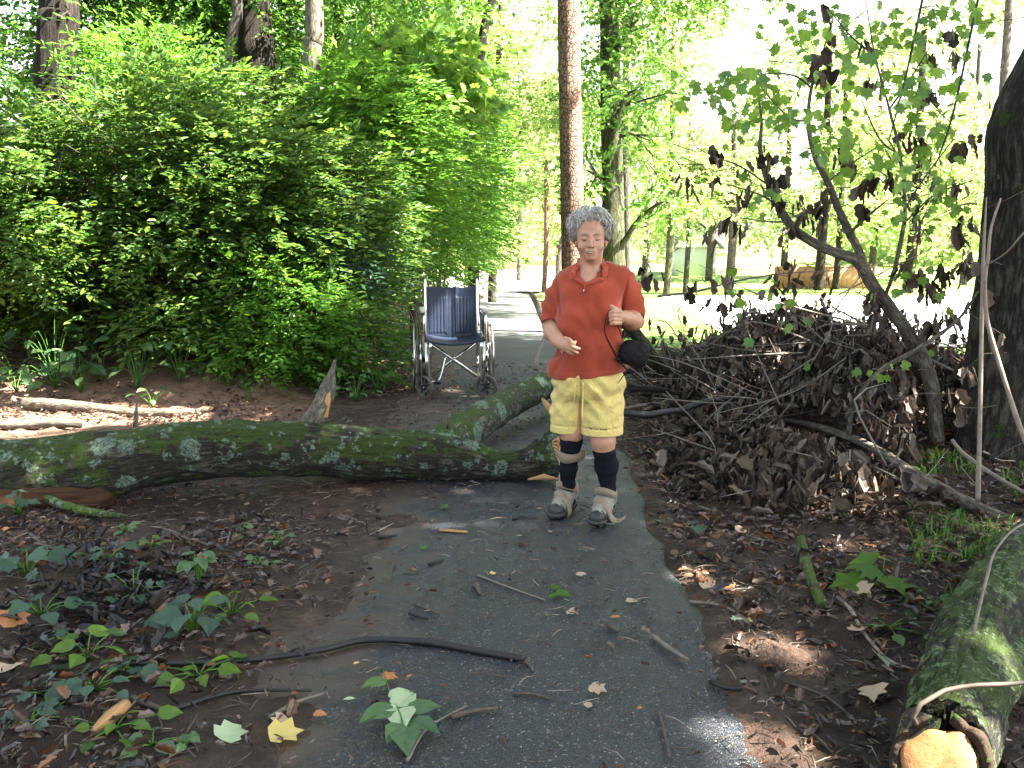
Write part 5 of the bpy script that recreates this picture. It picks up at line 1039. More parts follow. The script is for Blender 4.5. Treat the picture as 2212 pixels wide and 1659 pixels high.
for q in [(120, 840, 26, .14, 'broad-leaved plant in a patch of sun at the foot of the bank', .75, .40), (35, 850, 9, .15, 'low broad-leaved plant at the left edge behind the pale log', .35, .28), (175, 852, 16, .13, 'round-leaved plant behind the left end of the pale log', .45, .28), (300, 850, 16, .12, 'drooping-leaved plant in the shade behind the pale log', .65, .30),
          (390, 835, 16, .11, 'shaded plant with pointed leaves near the middle of the bank', .50, .30), (330, 880, 9, .07, 'small green plant just behind the thin pale log', .22, .15), (590, 815, 20, .09, 'bright climbing plant on the bank behind the spike', .75, .28), (640, 830, 14, .08, 'light green pointed-leaved plant behind the broken spike', .50, .25),
          (770, 868, 16, .07, 'low green weed at the edge of the path by the wheelchair', .30, .25), (720, 860, 12, .07, 'low weed between the spike and the wheelchair', .25, .22), (815, 850, 14, .08, 'leafy weed next to the left caster of the wheelchair', .40, .20), (850, 800, 14, .09, 'bright leafy weed by the left wheel of the wheelchair', .55, .22),
          (500, 838, 8, .08, 'small dark green plant in the shade of the shrubs', .3, .2), (220, 830, 8, .10, 'heart-leaved plant in front of the dark hollow', .3, .2), (890, 745, 12, .09, 'leafy weed behind the left wheel of the wheelchair', .5, .25)]:
    herb(q[0], q[1], q[2], q[3], q[4], q[5], q[6], mat='leafB' if q[0] in (590, 850, 815, 890) else 'leafGround')
# ---------------------------------------------------------------- trees
def crown_points(lumps):
    P_, V_ = [], []
    for (c, r, n) in lumps:
        p, v = lump_points(c, r, n, .35); P_.append(p); V_.append(v)
    return np.concatenate(P_), np.concatenate(V_)
def tree(name, label, trunk, r, bark, lumps, leaf, L=10, leafm='leafT', tpl=T_DIA, group=None, ln=.55, limbs=True, seg=20, step=.12, noise=.06, fiss=0.0, wid=1.25, cat='tree', clear=True, jit=.5):
    b0 = trunk[0]; e = empty(name, (b0[0], b0[1], float(terr(b0[0], b0[1])))); tag(e, label, cat, group)
    m = MB(); m.tube(trunk, r, seg, True, noise, 4, int(abs(b0[0] * 10)) + 3, step=step, fiss=fiss); m.build('trunk', M[bark], e)
    if limbs and lumps:
        m = MB(); T = np.array(trunk)
        for (c, rr, n) in lumps:
            c = np.array(c); i = int(np.argmin(np.abs(T[:, 2] - (c[2] - np.linalg.norm(c[:2] - b0[:2]) * .5)))); s0 = T[i]; rad = float(np.interp(i, range(len(r)), r)) * .35
            if np.linalg.norm(c - s0) < .6: continue
            m.tube([s0, s0 * .5 + c * .5 + np.array([0, 0, .15 * np.linalg.norm(c - s0)]), c], [rad, rad * .6, rad * .2], 7, step=.3, noise=.1)
            for k in range(3):
                t = c + rng.normal(0, .6, 3) * np.array(rr); m.tube([s0 * .4 + c * .6 + np.array([0, 0, .1]), (c + t) / 2, t], [rad * .35, rad * .2, .004], 5, noise=.1)
        if m.V: m.build('limbs', M[bark], e)
    if lumps:
        p, v = crown_points(lumps)
        d = v * np.array([1, 1, .3]) + rng.normal(0, .5, v.shape); d[:, 2] -= .15
        n = np.array([0, 0, 1.0]) + .3 * v + rng.normal(0, .3, v.shape)
        leafobj('crown', [sprays(p, d, n, ln * rng.uniform(.6, 1.3, len(p)), L, leaf, jit, tpl=tpl, wid=wid, clear=clear)], M[leafm], e)
    return e
def vtrunk(pl, up=None):
    t = [P(*q) for q in pl]; b0 = t[0].copy(); b0[2] = float(terr(b0[0], b0[1])) - .1; t = [b0] + t
    if up is not None: t.append(np.array(up, float))
    return t
def lumpbox(x0, x1, y0, y1, z0, z1, k, r, n):
    return [((rng.uniform(x0, x1), rng.uniform(y0, y1), rng.uniform(z0, z1)), (r * rng.uniform(.8, 1.2), r * rng.uniform(.8, 1.2), r * rng.uniform(.55, .8)), n) for _ in range(k)]
# left wood
tree('tree', 'dark deeply furrowed trunk at the upper left', vtrunk([(120, 330, 12.5), (118, 200, 12.5), (122, 60, 12.5), (124, -60, 12.6)], (-5.6, 12.6, 9)), [.27, .25, .235, .225, .22, .15], 'barkdark', lumpbox(-8, -4.6, 11, 15, 4.8, 7.5, 6, 1.2, 130), .10, leafm='leafDark', seg=40, step=.06, fiss=.012)
tree('tree', 'slender dark curving trunk left of the widest upper-left trunk', vtrunk([(478, 330, 13.5), (486, 160, 13.5), (505, 60, 13.5), (510, -40, 13.5)], (-3.7, 13.5, 8)), [.09, .085, .075, .07, .068, .04], 'bark', lumpbox(-4.6, -2.6, 14.2, 16.5, 4.8, 6.5, 4, 1.0, 120), .09, leafm='leafT', seg=24, step=.08)
tree('tree', 'wide dark furrowed trunk in the left wood', vtrunk([(565, 330, 15), (556, 135, 15), (551, 0, 15), (548, -120, 15)], (-3.9, 15, 10)), [.32, .30, .275, .21, .20, .15], 'barkdark', lumpbox(-6.2, -2.6, 14, 18, 4.8, 8, 7, 1.3, 130), .11, leafm='leafDark', seg=40, step=.08, fiss=.014)
tree('tree', 'smooth pale trunk catching the sun on the left bank', vtrunk([(673, 300, 12), (673, 200, 12), (675, 100, 12), (678, -10, 12)], (-2.35, 12, 8)), [.115, .11, .105, .108, .104, .07], 'limbpale', lumpbox(-2.2, -1.0, 12.5, 14, 4.4, 6.0, 4, .9, 120), .085, leafm='leafT', seg=30, step=.06)
tree('tree', 'grey speckled thin trunk behind the pale one', vtrunk([(738, 250, 17), (733, 100, 17), (730, -20, 17)], (-2.9, 17, 9)), [.09, .085, .08, .078, .06], 'bark', lumpbox(-3.8, -1.4, 16, 19, 4.0, 8.0, 5, 1.2, 120), .10, leafm='leafT')
tree('tree', 'leaning dark split trunk above the far bushes', vtrunk([(1022, 330, 22), (1028, 200, 22), (1040, 100, 22), (1056, 20, 22), (1085, -60, 22)]), [.13, .12, .115, .10, .09, .08], 'barkdark', lumpbox(-2.8, -.6, 20, 25, 5.0, 9, 5, 1.2, 110), .12, leafm='leafT')
tree('tree', 'thin tree full of bright leaves left of the sky gap', vtrunk([(893, 330, 20), (893, 60, 20), (895, -60, 20)]), [.10, .09, .08, .07], 'barkdark', lumpbox(-3.0, -1.4, 17, 21, 3.2, 7.5, 7, 1.05, 120), .10, leafm='leafT')
# low bright layers of the left wood that hang over the shrubs
for i, (lb, lm, bx, k, r, n, lf, lm2) in enumerate([('understorey tree with layered bright leaves at the upper left', 'leafB', (-4.3, -3.6, 11.0, 12.4, 2.7, 3.6), 8, .62, 85, .075, T_OVAL), ('understorey tree filling the gap between the dark trunks', 'leafT', (-6.6, -4.9, 14.5, 17, 3.4, 5.4), 9, 1.0, 110, .09, T_DIA),
    ('young maple-like tree with large bright leaves over the path edge', 'leafTulip', (-1.75, -.85, 11.8, 14.0, 2.9, 3.9), 7, .50, 42, .13, T_LOBE), ('dark leafy tree in the very top left corner', 'leafDark', (-7.1, -6.0, 9.8, 11.2, 2.9, 4.2), 7, .7, 100, .085, T_OVAL), ('leafy young tree right of the smooth pale trunk', 'leafT', (-2.9, -1.2, 14.5, 17, 2.8, 4.8), 8, .85, 95, .085, T_DIA)]):
    x_, y_ = (bx[0] + bx[1]) / 2, (bx[2] + bx[3]) / 2
    tree('young_tree', lb, [np.array([x_, y_, float(terr(x_, y_)) - .1]), np.array([x_ + .1, y_, 2.4]), np.array([x_ - .1, y_, bx[5]])], [.05, .04, .02], 'bark', lumpbox(*bx, k, r, n), lf, leafm=lm, tpl=lm2, wid=1.0, ln=.5, L=12, clear=False)
# deep wood behind (each tree of it)
for i in range(9):
    x_ = [-15, -12, -9.8, -7.4, -5.4, -12.5, -8.5, -4.6, -18][i]; y_ = [21, 18, 22, 19.5, 24, 28, 31, 33, 26][i]
    g = float(terr(x_, y_)); tree('woodland_tree', None, [np.array([x_, y_, g - .1]), np.array([x_ + .2, y_, g + 4]), np.array([x_, y_, g + 9])], [.2, .17, .12], 'barkdark', lumpbox(x_ - 2.2, x_ + 2.2, y_ - 1.5, y_ + 1.5, g + 1.2, g + 8.5, 9, 1.6, 62), .17, leafm='leafDark' if i % 2 else 'leafT', ln=.8)
    tag(COL.objects[-1], None)
for o in list(COL.objects):
    if o.type == 'EMPTY' and o.name.startswith('woodland_tree'): tag(o, 'dark leafy tree deep in the wood behind the left bank', 'tree', 'trees deep in the left wood')
# the two big trunks behind the person
tree('pine_tree', 'tall straight reddish-brown pine trunk behind the person', vtrunk([(1237, 590, 16), (1236, 450, 16), (1234, 330, 16), (1230, 150, 16), (1228, 0, 16), (1224, -150, 16)], (.8, 16, 13)), [.20, .185, .18, .178, .176, .17, .165, .10], 'pine', [((.6, 16, 13.0), (2.0, 2.0, 1.4), 200), ((1.5, 15, 11.5), (1.4, 1.4, .9), 100), ((6.0, 12.8, 10.0), (1.8, 1.8, 1.1), 260), ((5.6, 16.0, 10.4), (1.8, 1.8, 1.1), 260), ((3.2, 16, 11.5), (1.4, 1.4, .9), 120)], .13, leafm='leafDark', seg=60, step=.04, noise=.03)  # crown lumps far right of the trunk are unseen, added to shade the path
tree('tree', 'big grey-green trunk with bright sun patches right of the pine', vtrunk([(1326, 560, 22), (1324, 420, 22), (1321, 300, 22), (1318, 150, 22), (1316, 40, 22), (1315, -100, 22)], (2.0, 22, 11)), [.32, .26, .235, .225, .215, .205, .20, .15], 'barkgreen', lumpbox(.8, 4.2, 20, 24, 4.0, 7.4, 8, 1.0, 90) + [((2.9, 21.5, 3.2), (.7, .7, .5), 60), ((1.6, 21.8, 2.6), (.35, .5, .6), 40), ((3.3, 21, 2.0), (.6, .6, .5), 50), ((6.0, 19.0, 9.6), (1.9, 1.9, 1.1), 230), ((6.2, 22.5, 9.8), (1.9, 1.9, 1.1), 230), ((6.0, 26, 9.6), (1.9, 1.9, 1.1), 200), ((4.2, 22, 10), (1.5, 1.5, 1), 120)], .12, leafm='leafT', seg=50, step=.05, fiss=.01)  # high outlying lumps, out of view, put in to keep the far path shaded
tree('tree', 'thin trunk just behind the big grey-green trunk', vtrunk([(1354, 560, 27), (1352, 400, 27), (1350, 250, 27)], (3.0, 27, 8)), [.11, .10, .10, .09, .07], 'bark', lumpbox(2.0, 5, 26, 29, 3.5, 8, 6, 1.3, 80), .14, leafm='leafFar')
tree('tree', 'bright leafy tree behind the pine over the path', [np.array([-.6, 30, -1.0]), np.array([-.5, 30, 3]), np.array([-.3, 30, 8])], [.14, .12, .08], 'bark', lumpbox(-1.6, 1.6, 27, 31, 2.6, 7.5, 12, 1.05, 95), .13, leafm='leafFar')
# big trunk at the right edge; its unseen crown is spread to shade the path and foreground
bt = [(2172, 1010, 6.0), (2192, 830, 6.0), (2222, 560, 6.0), (2232, 400, 6.0), (2238, 280, 6.0), (2278, 165, 6.05), (2335, 40, 6.1), (2390, -120, 6.1)]
tree('big_tree', 'massive dark trunk with a bulge at the right edge of the picture', vtrunk(bt, (4.4, 6.2, 8)), [.40, .335, .31, .27, .255, .26, .235, .225, .22, .16], 'barkbig',
     [((x_, y_, z_), (1.9, 1.9, 1.2), 330) for x_, y_, z_ in [(3.4, 3.2, 8.6), (5.6, 3.0, 9.4), (7.6, 3.4, 9.6), (3.6, 6.2, 8.8), (6.0, 6.2, 9.6), (8.0, 6.6, 9.6), (4.0, 9.2, 9.0), (6.2, 9.6, 9.6), (8.0, 9.6, 9.4), (1.8, 4.6, 8.2), (1.6, 7.6, 8.4), (7.3, .9, 9.2), (9.4, 2.6, 9.4), (9.6, 5.2, 9.5), (5.2, .7, 9.0), (9.6, 8.0, 9.4), (5.0, 11.0, 9.2), (7.2, 11.4, 9.4)]], .20, L=9, leafm='leafT', seg=70, step=.05, fiss=.012, ln=.8)
for i, (x_, y_) in enumerate([(5.2, -2.6), (-3.2, -3.4)]):
    tree('shade_tree', 'unseen tree added behind the camera so its crown shades the path', [np.array([x_, y_, -.1]), np.array([x_ + .1, y_, 4]), np.array([x_, y_, 9])], [.28, .22, .14], 'bark',
         [((x_ + a, y_ + b_, z_), (1.9, 1.9, 1.2), 290) for a, b_, z_ in ([(-2.6, .6, 8.4), (0, 0, 9.2), (2.4, .8, 9), (-1.8, 3.2, 8.6), (1.4, 3.4, 9.2), (3.6, 2.6, 9.2)] if i == 0 else [(0, 0, 8.6), (1.8, 1.4, 9)])], .20, L=9, group='shade trees behind the camera', ln=.8)  # trees outside the view, added to darken the foreground
# park trees in the sun
FT = [('thin reddish trunk at the far end of the path', 1175, 600, 42, .11, (1.0, 1.8, 5), 5, 'pine'), ('dark far trunk right of the far reddish trunk', 1203, 598, 46, .12, (1.5, 2.2, 6), 6, 'bark'), ('pale trunk beyond the brush pile, left one', 1440, 612, 34, .12, (1.7, 2.3, 6), 6, 'barkgreen'),
      ('slim dark trunk left of the white gable', 1480, 615, 40, .10, (1.7, 2.2, 7), 6, 'bark'), ('sturdy far trunk below the brown hanging leaves', 1574, 625, 38, .16, (2.2, 2.0, 6.5), 8, 'bark'), ('dark trunk in front of the orange fence', 1766, 630, 44, .20, (2.5, 2.0, 7), 8, 'barkdark'),
      ('second dark trunk by the right part of the fence', 1803, 628, 46, .14, (2.2, 2.4, 8), 6, 'barkdark'), ('shady park tree right of the fence', 1960, 632, 40, .2, (2.5, 1.6, 7), 9, 'barkdark'), ('park tree hidden behind the massive right trunk', 2130, 640, 34, .2, (2.4, 1.2, 7), 9, 'bark'),
      ('hazy tree left of the clearing', 1390, 605, 50, .15, (2.5, 2.0, 8), 8, 'bark'), ('pale hazy tree far beyond the path bend', 1120, 598, 60, .15, (2.8, 2.4, 10), 7, 'bark'), ('round pale tree beyond the white gable', 1530, 605, 60, .2, (3.2, 2.0, 8), 8, 'bark'), ('tall pale tree beyond the fence', 1690, 600, 62, .2, (3.2, 2.0, 8), 9, 'bark'), ('wide pale tree far right beyond the fence', 1880, 600, 60, .2, (3.4, 1.8, 9), 9, 'bark'), ('last pale tree at the far right', 2080, 605, 56, .2, (3.4, 1.2, 9), 9, 'bark'), ('pale tree at the end of the path on its left', 1010, 600, 55, .2, (3.2, 1.2, 9), 9, 'bark')]
for lb, px, py, Y, r, (sp, z0, z1), k, bk in FT:
    z1 = z1 + (0 if 1470 < px < 1600 else 4.0); k = int(k * .95)
    b0 = P(px, py, Y); g = float(terr(b0[0], b0[1])); x_ = b0[0]
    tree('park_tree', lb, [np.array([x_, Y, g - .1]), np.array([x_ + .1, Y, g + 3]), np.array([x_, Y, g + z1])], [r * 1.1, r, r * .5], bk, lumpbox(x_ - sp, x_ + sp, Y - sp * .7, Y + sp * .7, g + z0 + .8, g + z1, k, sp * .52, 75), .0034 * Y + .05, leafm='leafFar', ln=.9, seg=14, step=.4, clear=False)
# far wood line closing the view
far = []
m = MB()
for i in range(60):
    x_ = rng.uniform(-75, 110); y_ = rng.uniform(78, 110); z_ = rng.uniform(-2, 3)
    p, v = lump_points((x_, y_, z_), (6, 5, 3), 80, .5); d = v + rng.normal(0, .5, v.shape); n = np.array([0, -.3, 1.0]) + .3 * v + rng.normal(0, .3, v.shape)
    far.append(sprays(p, d, n, 2.0, 8, .75, .5, tpl=T_DIA, wid=1.5))
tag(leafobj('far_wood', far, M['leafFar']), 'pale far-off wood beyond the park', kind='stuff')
# fence and house beyond the lawn
fe = empty('wooden_fence', (14, 47, float(terr(14, 47)))); tag(fe, 'orange wooden board fence beyond the lawn', 'fence')
g = float(terr(14, 47)); fx0, fx1 = P(1675, 620, 47)[0], P(1880, 620, 47)[0]
m = MB(); m.box(((fx0 + fx1) / 2, 47, g + .58), (fx1 - fx0, .03, 1.06)); m.build('boards', M['fence'], fe)
for k in range(7):
    m = MB(); m.box((fx0 + (fx1 - fx0) * k / 6, 47.07, g + .6), (.10, .09, 1.22)); m.build('post', M['fence'], fe)
h0 = P(1500, 600, 66); g = float(terr(h0[0], 66)); he = empty('house', (h0[0], 66, g)); tag(he, 'small green house with a white gable half hidden by leaves', 'house')
m = MB(); m.box((h0[0], 67.5, g + 1.1), (2.6, 4, 2.2)); m.build('wall', M['siding'], he)
m = MB(); V = [(h0[0] - 1.5, 65.4, g + 1.9), (h0[0] + 1.5, 65.4, g + 1.9), (h0[0], 65.4, g + 3.6), (h0[0] - 1.5, 65.45, g + 1.9), (h0[0] + 1.5, 65.45, g + 1.9), (h0[0], 65.45, g + 3.6)]
m.add(V, [np.array([[0, 1, 2], [5, 4, 3]]), np.array([[0, 3, 4, 1], [1, 4, 5, 2], [2, 5, 3, 0]])]); m.build('gable', M['white'], he, False)
for s in (-1, 1):
    m = MB(); a = np.array([h0[0] + s * 1.75, 65.2, g + 1.75]); b_ = np.array([h0[0], 65.2, g + 3.7]); e2 = np.array([0, 5.6, 0]); t_ = np.array([0, 0, .14])
    V = [a, b_, b_ + e2, a + e2, a + t_, b_ + t_, b_ + e2 + t_, a + e2 + t_]; m.add(V, [np.array([[0, 3, 2, 1], [4, 5, 6, 7], [0, 1, 5, 4], [1, 2, 6, 5], [2, 3, 7, 6], [3, 0, 4, 7]])]); m.build('roof', M['roof'], he, False)
# ---------------------------------------------------------------- brush pile, litter, seedlings
def dryleaves(pos, d, n, size):
    out = []; k = rng.integers(0, 4, len(pos))
    for q in range(4):
        s_ = k == q
        if s_.any(): out.append(bake(T_DRY[q], pos[s_], d[s_], n[s_], size[s_]))
    return out
def pileh(x, y):
    return .36 * np.exp(-((x - 2.75) / 1.15) ** 4 - ((y - 7.4) / 1.75) ** 4) + .18 * np.exp(-((x - 1.9) / .9) ** 4 - ((y - 6.5) / 1.1) ** 4) + .10 * np.exp(-((x - 3.0) / 1.0) ** 4 - ((y - 5.9) / .8) ** 4) + .34 * np.exp(-((x - 1.85) / .60) ** 4 - ((y - 8.1) / 1.1) ** 4)
LIMBX = np.array([1640, 1685, 1770, 1871, 1972, 2107, 2240.]); LIMBPY = np.array([905, 906, 923, 960, 1021, 1095, 1155.]); LIMBYY = np.array([6.9, 6.7, 6.3, 5.8, 5.4, 5.0, 4.7])
def offlimb(p):
    px, py = proj(p); l = np.interp(px, LIMBX, LIMBPY); yl = np.interp(px, LIMBX, LIMBYY)
    return ~((px > 1690) & (px < 2230) & (p[..., 1] < yl + .15) & (py < l + 12) & (py > l - 62)) & ~((px > 1972) & (px < 2072) & (p[..., 1] < 6.2) & (py > 720) & (py < 1040)) & ~((px > 2035) & (p[..., 1] < 6.0) & (py < l - 10)) 
N = 21000; x = rng.uniform(.85, 4.8, N); y = rng.uniform(4.3, 9.6, N); h = pileh(x, y) + .20 * np.exp(-((x - 1.55) / .5) ** 4 - ((y - 5.25) / .42) ** 4); k = (h > .03) & (rng.random(N) < .35 + h * 2.0) & (x > .95 + .12 * np.sin(y * 3)); x, y, h = x[k], y[k], h[k]
u = rng.random(len(x)) ** .45; z = terr(x, y) + .02 + h * u * (1 + .15 * vnoise(x * 3, y * 3, 0, 4)); pos = np.stack([x, y, z], -1); k = offlimb(pos); x, y, z, h, pos = x[k], y[k], z[k], h[k], pos[k]
hang = (h > .14) & (rng.random(len(x)) < .93); d = np.where(hang[:, None], np.array([0, 0, -1.0]) + rng.normal(0, .33, (len(x), 3)), rdir(len(x)) * np.array([1, 1, .4])); n = np.where(hang[:, None], rdir(len(x)) * np.array([1, 1, .3]) + np.array([0, -.5, 0]), np.array([0, 0, 1.0]) + rng.normal(0, .6, (len(x), 3)))
bp = tag(leafobj('brush_pile_leaves', dryleaves(pos, d, n, rng.uniform(.04, .125, len(x))), M['dry']), 'heap of dead brown leaves caught in the brush pile', kind='stuff')
m = MB()
for i in range(400):
    x0, y0 = rng.uniform(1.1, 4.3), rng.uniform(4.9, 9.2); h0 = float(pileh(np.array(x0), np.array(y0)))
    if h0 < .05: continue
    z0 = float(terr(x0, y0)) + h0 * rng.uniform(.5, 1.15); a = rng.uniform(0, 6.28); l = rng.uniform(.35, 1.2); el = rng.normal(.1, .35)
    v_ = np.array([math.cos(a) * math.cos(el), math.sin(a) * math.cos(el), math.sin(el)]) * l; p0 = np.array([x0, y0, z0]); p2 = p0 + v_; p1 = (p0 + p2) / 2 + rng.normal(0, .07, 3)
    if not (offlimb(p1) and offlimb(p0) and offlimb(p2)): continue
    r = rng.uniform(.002, .0085); m.tube([p0, p1, p2], [r, r * .8, r * .3], 5, step=.12, noise=.1)
tag(m.build('brush_pile_twigs', M['twiggrey']), 'tangle of thin grey twigs in the brush pile', kind='stuff')
m = MB()
for i in range(160):
    x0, y0 = rng.uniform(1.1, 4.3), rng.uniform(4.9, 9.2); h0 = float(pileh(np.array(x0), np.array(y0)))
    if h0 < .05: continue
    p0 = np.array([x0, y0, float(terr(x0, y0)) + h0 * rng.uniform(.4, 1.15)]); a = rng.uniform(0, 6.28); l = rng.uniform(.15, .6); v_ = np.array([math.cos(a), math.sin(a), rng.normal(.2, .5)]) * l
    m.tube([p0, p0 + v_ * .5 + rng.normal(0, .04, 3), p0 + v_], [.003, .0025, .001], 4, step=.12)
tag(m.build('brush_pile_twiglets', M['twigpale']), 'fine pale reddish twigs in the brush pile', kind='stuff')
# loose branches of the pile, each with its twigs and its hanging leaves
for i in range(62):
    x0 = rng.uniform(1.25, 4.0); y0 = rng.uniform(5.6, 9.2); a = rng.choice([0.2, 2.9]) + rng.normal(0, .55); el = rng.uniform(.05, .60); l = rng.uniform(.9, 2.1)
    dv = np.array([math.cos(a) * math.cos(el), math.sin(a) * math.cos(el) * .6, math.sin(el)]); z0 = float(terr(x0, y0)) + rng.uniform(.05, .25); p0 = np.array([x0, y0, z0]) - dv * l * .3
    p0[2] = max(p0[2], float(terr(p0[0], p0[1])) + .02); q = [p0 + dv * l * t + np.array([rng.normal(0, .05), rng.normal(0, .05), -.22 * t * t * l + rng.normal(0, .03)]) for t in (0, .25, .5, .75, 1.0)]
    if not offlimb(spline(np.array(q), .1)).all(): continue
    r = rng.uniform(.007, .022); e = empty('brush_branch', tuple(p0)); tag(e, 'bare bent branch with shrivelled brown leaves sticking out of the brush pile', 'branch', 'loose branches of the brush pile')
    m = MB(); m.tube(q, [r, r * .9, r * .75, r * .55, r * .25], 10, step=.05, noise=.12); m.build('stem', M['twiggrey' if i % 3 else 'limbpale'], e)
    C_q = spline(np.array(q), .05); m = MB(); lp_, ld_ = [], []
    for k in range(9):
        b0 = C_q[int(rng.uniform(.3, .98) * (len(C_q) - 1))]; tv = dv * rng.uniform(.1, .4) + rng.normal(0, .16, 3) + np.array([0, 0, .08]); m.tube([b0, b0 + tv * .6 + np.array([0, 0, .02]), b0 + tv], [.0035, .0025, .001], 5, step=.06)
        for j in range(int(rng.uniform(0, 7))):
            if offlimb(b0 + tv): lp_.append(b0 + tv * rng.uniform(.4, 1.0) + rng.normal(0, .015, 3)); ld_.append(np.array([0, 0, -1.0]) + rng.normal(0, .3, 3))
    m.build('twigs', M['twig'], e)
    if lp_: n_ = len(lp_); leafobj('dead_leaves', dryleaves(np.array(lp_), np.array(ld_), rdir(n_) * np.array([1, 1, .3]) + np.array([0, -.5, 0]), rng.uniform(.055, .11, n_)), M['dry'], e)
# clusters of dead leaves hanging on the limbs of the pile and of the snapped sapling
pos = []; 
CL = [(1545, 322, 5), (1475, 388, 5), (1530, 515, 3), (1560, 478, 6), (1598, 483, 7), (1598, 418, 4), (1622, 400, 5), (1660, 335, 8), (1672, 380, 7), (1700, 372, 4), (1680, 425, 6), (1718, 430, 5), (1740, 460, 5), (1700, 500, 4), (1765, 148, 10), (1752, 128, 6), (1790, 92, 6), (1786, 140, 4), (1866, 88, 4), (1882, 170, 6), (1832, 350, 9), (1815, 330, 6), (1862, 400, 9), (1880, 380, 7), (1858, 455, 6), (1768, 445, 5), (1775, 475, 5), (1960, 290, 8), (1975, 305, 4), (2010, 118, 6), (2008, 195, 6), (2064, 112, 4), (1990, 200, 5), (1920, 385, 5), (1985, 460, 7), (1990, 500, 6), (2030, 390, 4), (2070, 400, 6), (2080, 310, 4), (2110, 300, 4), (2060, 60, 3), (1780, 18, 4), (1540, 395, 4), (1600, 360, 4), (1500, 398, 3), (1945, 570, 6), (1890, 640, 14), (1900, 680, 12), (1925, 720, 10), (2060, 500, 8), (2040, 580, 12), (2010, 620, 12), (2050, 680, 9), (2085, 560, 10), (1990, 590, 8), (1960, 740, 9), (2010, 700, 9), (2100, 470, 5), (1700, 600, 7), (1720, 570, 6), (1660, 620, 5), (1710, 640, 6), (1560, 650, 4), (1600, 690, 4), (1545, 600, 4), (1500, 620, 5), (1400, 600, 8), (1392, 575, 5), (1780, 600, 5), (1690, 700, 6), (1650, 740, 5), (1640, 330, 4), (2130, 640, 6), (2150, 720, 5), (2090, 800, 6), (1960, 800, 8), (1930, 840, 9), (2060, 850, 6), (2075, 880, 6)]
for px, py, k in CL:
    Yc = 6.0 + (.5 if px < 1500 else 0) - (.5 if px > 2050 else 0) + (.9 if py > 560 and px < 1800 else 0)
    for j in range(int(k)): pos.append(P(px + rng.normal(0, 9), py + rng.normal(0, 8), Yc + rng.normal(0, .08)))
pos = np.array(pos); n_ = len(pos); d = np.array([0, 0, -1.0]) + rng.normal(0, .28, (n_, 3)); nn = rdir(n_) * np.array([1, .6, .3]) + np.array([0, -.5, 0])
leafobj('dead_leaves', dryleaves(pos, d, nn, rng.uniform(.055, .115, n_)), M['dry'], sap)
# sprigs that carry them
m = MB()
for px, py, k in CL:
    Yc = 6.0 + (.5 if px < 1500 else 0) - (.5 if px > 2050 else 0) + (.9 if py > 560 and px < 1800 else 0); a = P(px, py - 8, Yc); dx = rng.choice([-1, 1]) * rng.uniform(.12, .4); b_ = a + np.array([dx, rng.normal(0, .1), rng.uniform(-.05, .22)])
    m.tube([a - np.array([dx * .1, 0, .02]), (a + b_) / 2 + rng.normal(0, .02, 3), b_], [.0016, .0022, .003], 5)
tag(m.build('sprigs', M['twig'], sap), kind='stuff')
# green lobed leaves still on the sapling
pos = []
for px, py, rx, ry, k in [(1560, 190, 70, 30, 34), (1640, 250, 50, 50, 30), (1640, 170, 60, 30, 22), (1700, 60, 60, 50, 22), (1790, 60, 60, 50, 24), (1700, 240, 60, 60, 30), (1800, 200, 60, 60, 34), (1850, 290, 60, 50, 34), (1880, 130, 60, 60, 30), (1950, 60, 70, 60, 40), (1960, 200, 60, 60, 40), (2040, 150, 60, 70, 40), (2080, 40, 70, 50, 40), (1940, 360, 60, 50, 30), (2030, 300, 50, 60, 34), (2050, 420, 40, 60, 26), (1780, 320, 50, 50, 22), (1650, 420, 40, 40, 8), (1960, 450, 50, 40, 20), (1500, 215, 40, 20, 10), (1930, 640, 120, 40, 10), (1640, 620, 110, 40, 9), (1620, 700, 120, 30, 6), (1900, 790, 130, 30, 12), (1985, 570, 50, 50, 12), (1590, 260, 30, 40, 10)]:
    for j in range(k): pos.append(P(px + rng.normal(0, .6) * rx, py + rng.normal(0, .6) * ry, 5.9 + rng.normal(0, .45)))
pos = np.array(pos); n_ = len(pos); d = rng.normal(0, .5, (n_, 3)) + np.array([0, -.1, -.55]); nn = rng.normal(0, .5, (n_, 3)) + np.array([0, -.75, .5])
leafobj('green_leaves', [bake(T_LOBE, pos, d, nn, rng.uniform(.040, .078, n_))], M['leafTulip'], sap)
m = MB()
for i in rng.choice(n_, 150, replace=False):
    p0 = pos[i]; q = pos[np.argsort(np.linalg.norm(pos - p0, axis=1))[3]]; m.tube([p0, (p0 + q) / 2 + np.array([0, 0, .02]), q], .0013, 4)
tag(m.build('petioles', M['twig'], sap), kind='stuff')
# leaf litter and bits of twig
def scatter(N, x0, x1, y0, y1, dens):
    x = rng.uniform(x0, x1, N); y = rng.uniform(y0, y1, N); k = rng.random(N) < dens(x, y); return x[k], y[k]
def onp(x): return (x > PX0) & (x < PX1)
def dl(x, y): return np.where(onp(x), .07 + .40 * sstep(-.35, -.95, x) * (.5 + .5 * vnoise(x * 2, y * 2, 0, 8)) + .20 * (vnoise(x * 3, y * 3, 0, 12) > .40) + .4 * sstep(.60, .74, x) + .25 * sstep(6.5, 7.5, y) * sstep(13, 9, y), np.where((x > -2.2) & (x < -.8) & (y > 4.5) & (y < 5.4), .15, .9))
x, y = scatter(52000, -4.5, 4.8, 2.3, 10.5, dl); u = (vnoise(x * 1.7, y * 1.7, 0, 41) > -.35) | onp(x) | (x > 0); x, y = x[u], y[u]
z = surf(x, y) + .004 + rng.uniform(0, .018, len(x)); n_ = len(x)
nn = np.array([0, 0, 1.0]) + rng.normal(0, .42, (n_, 3)); d = rdir(n_) * np.array([1, 1, .2])
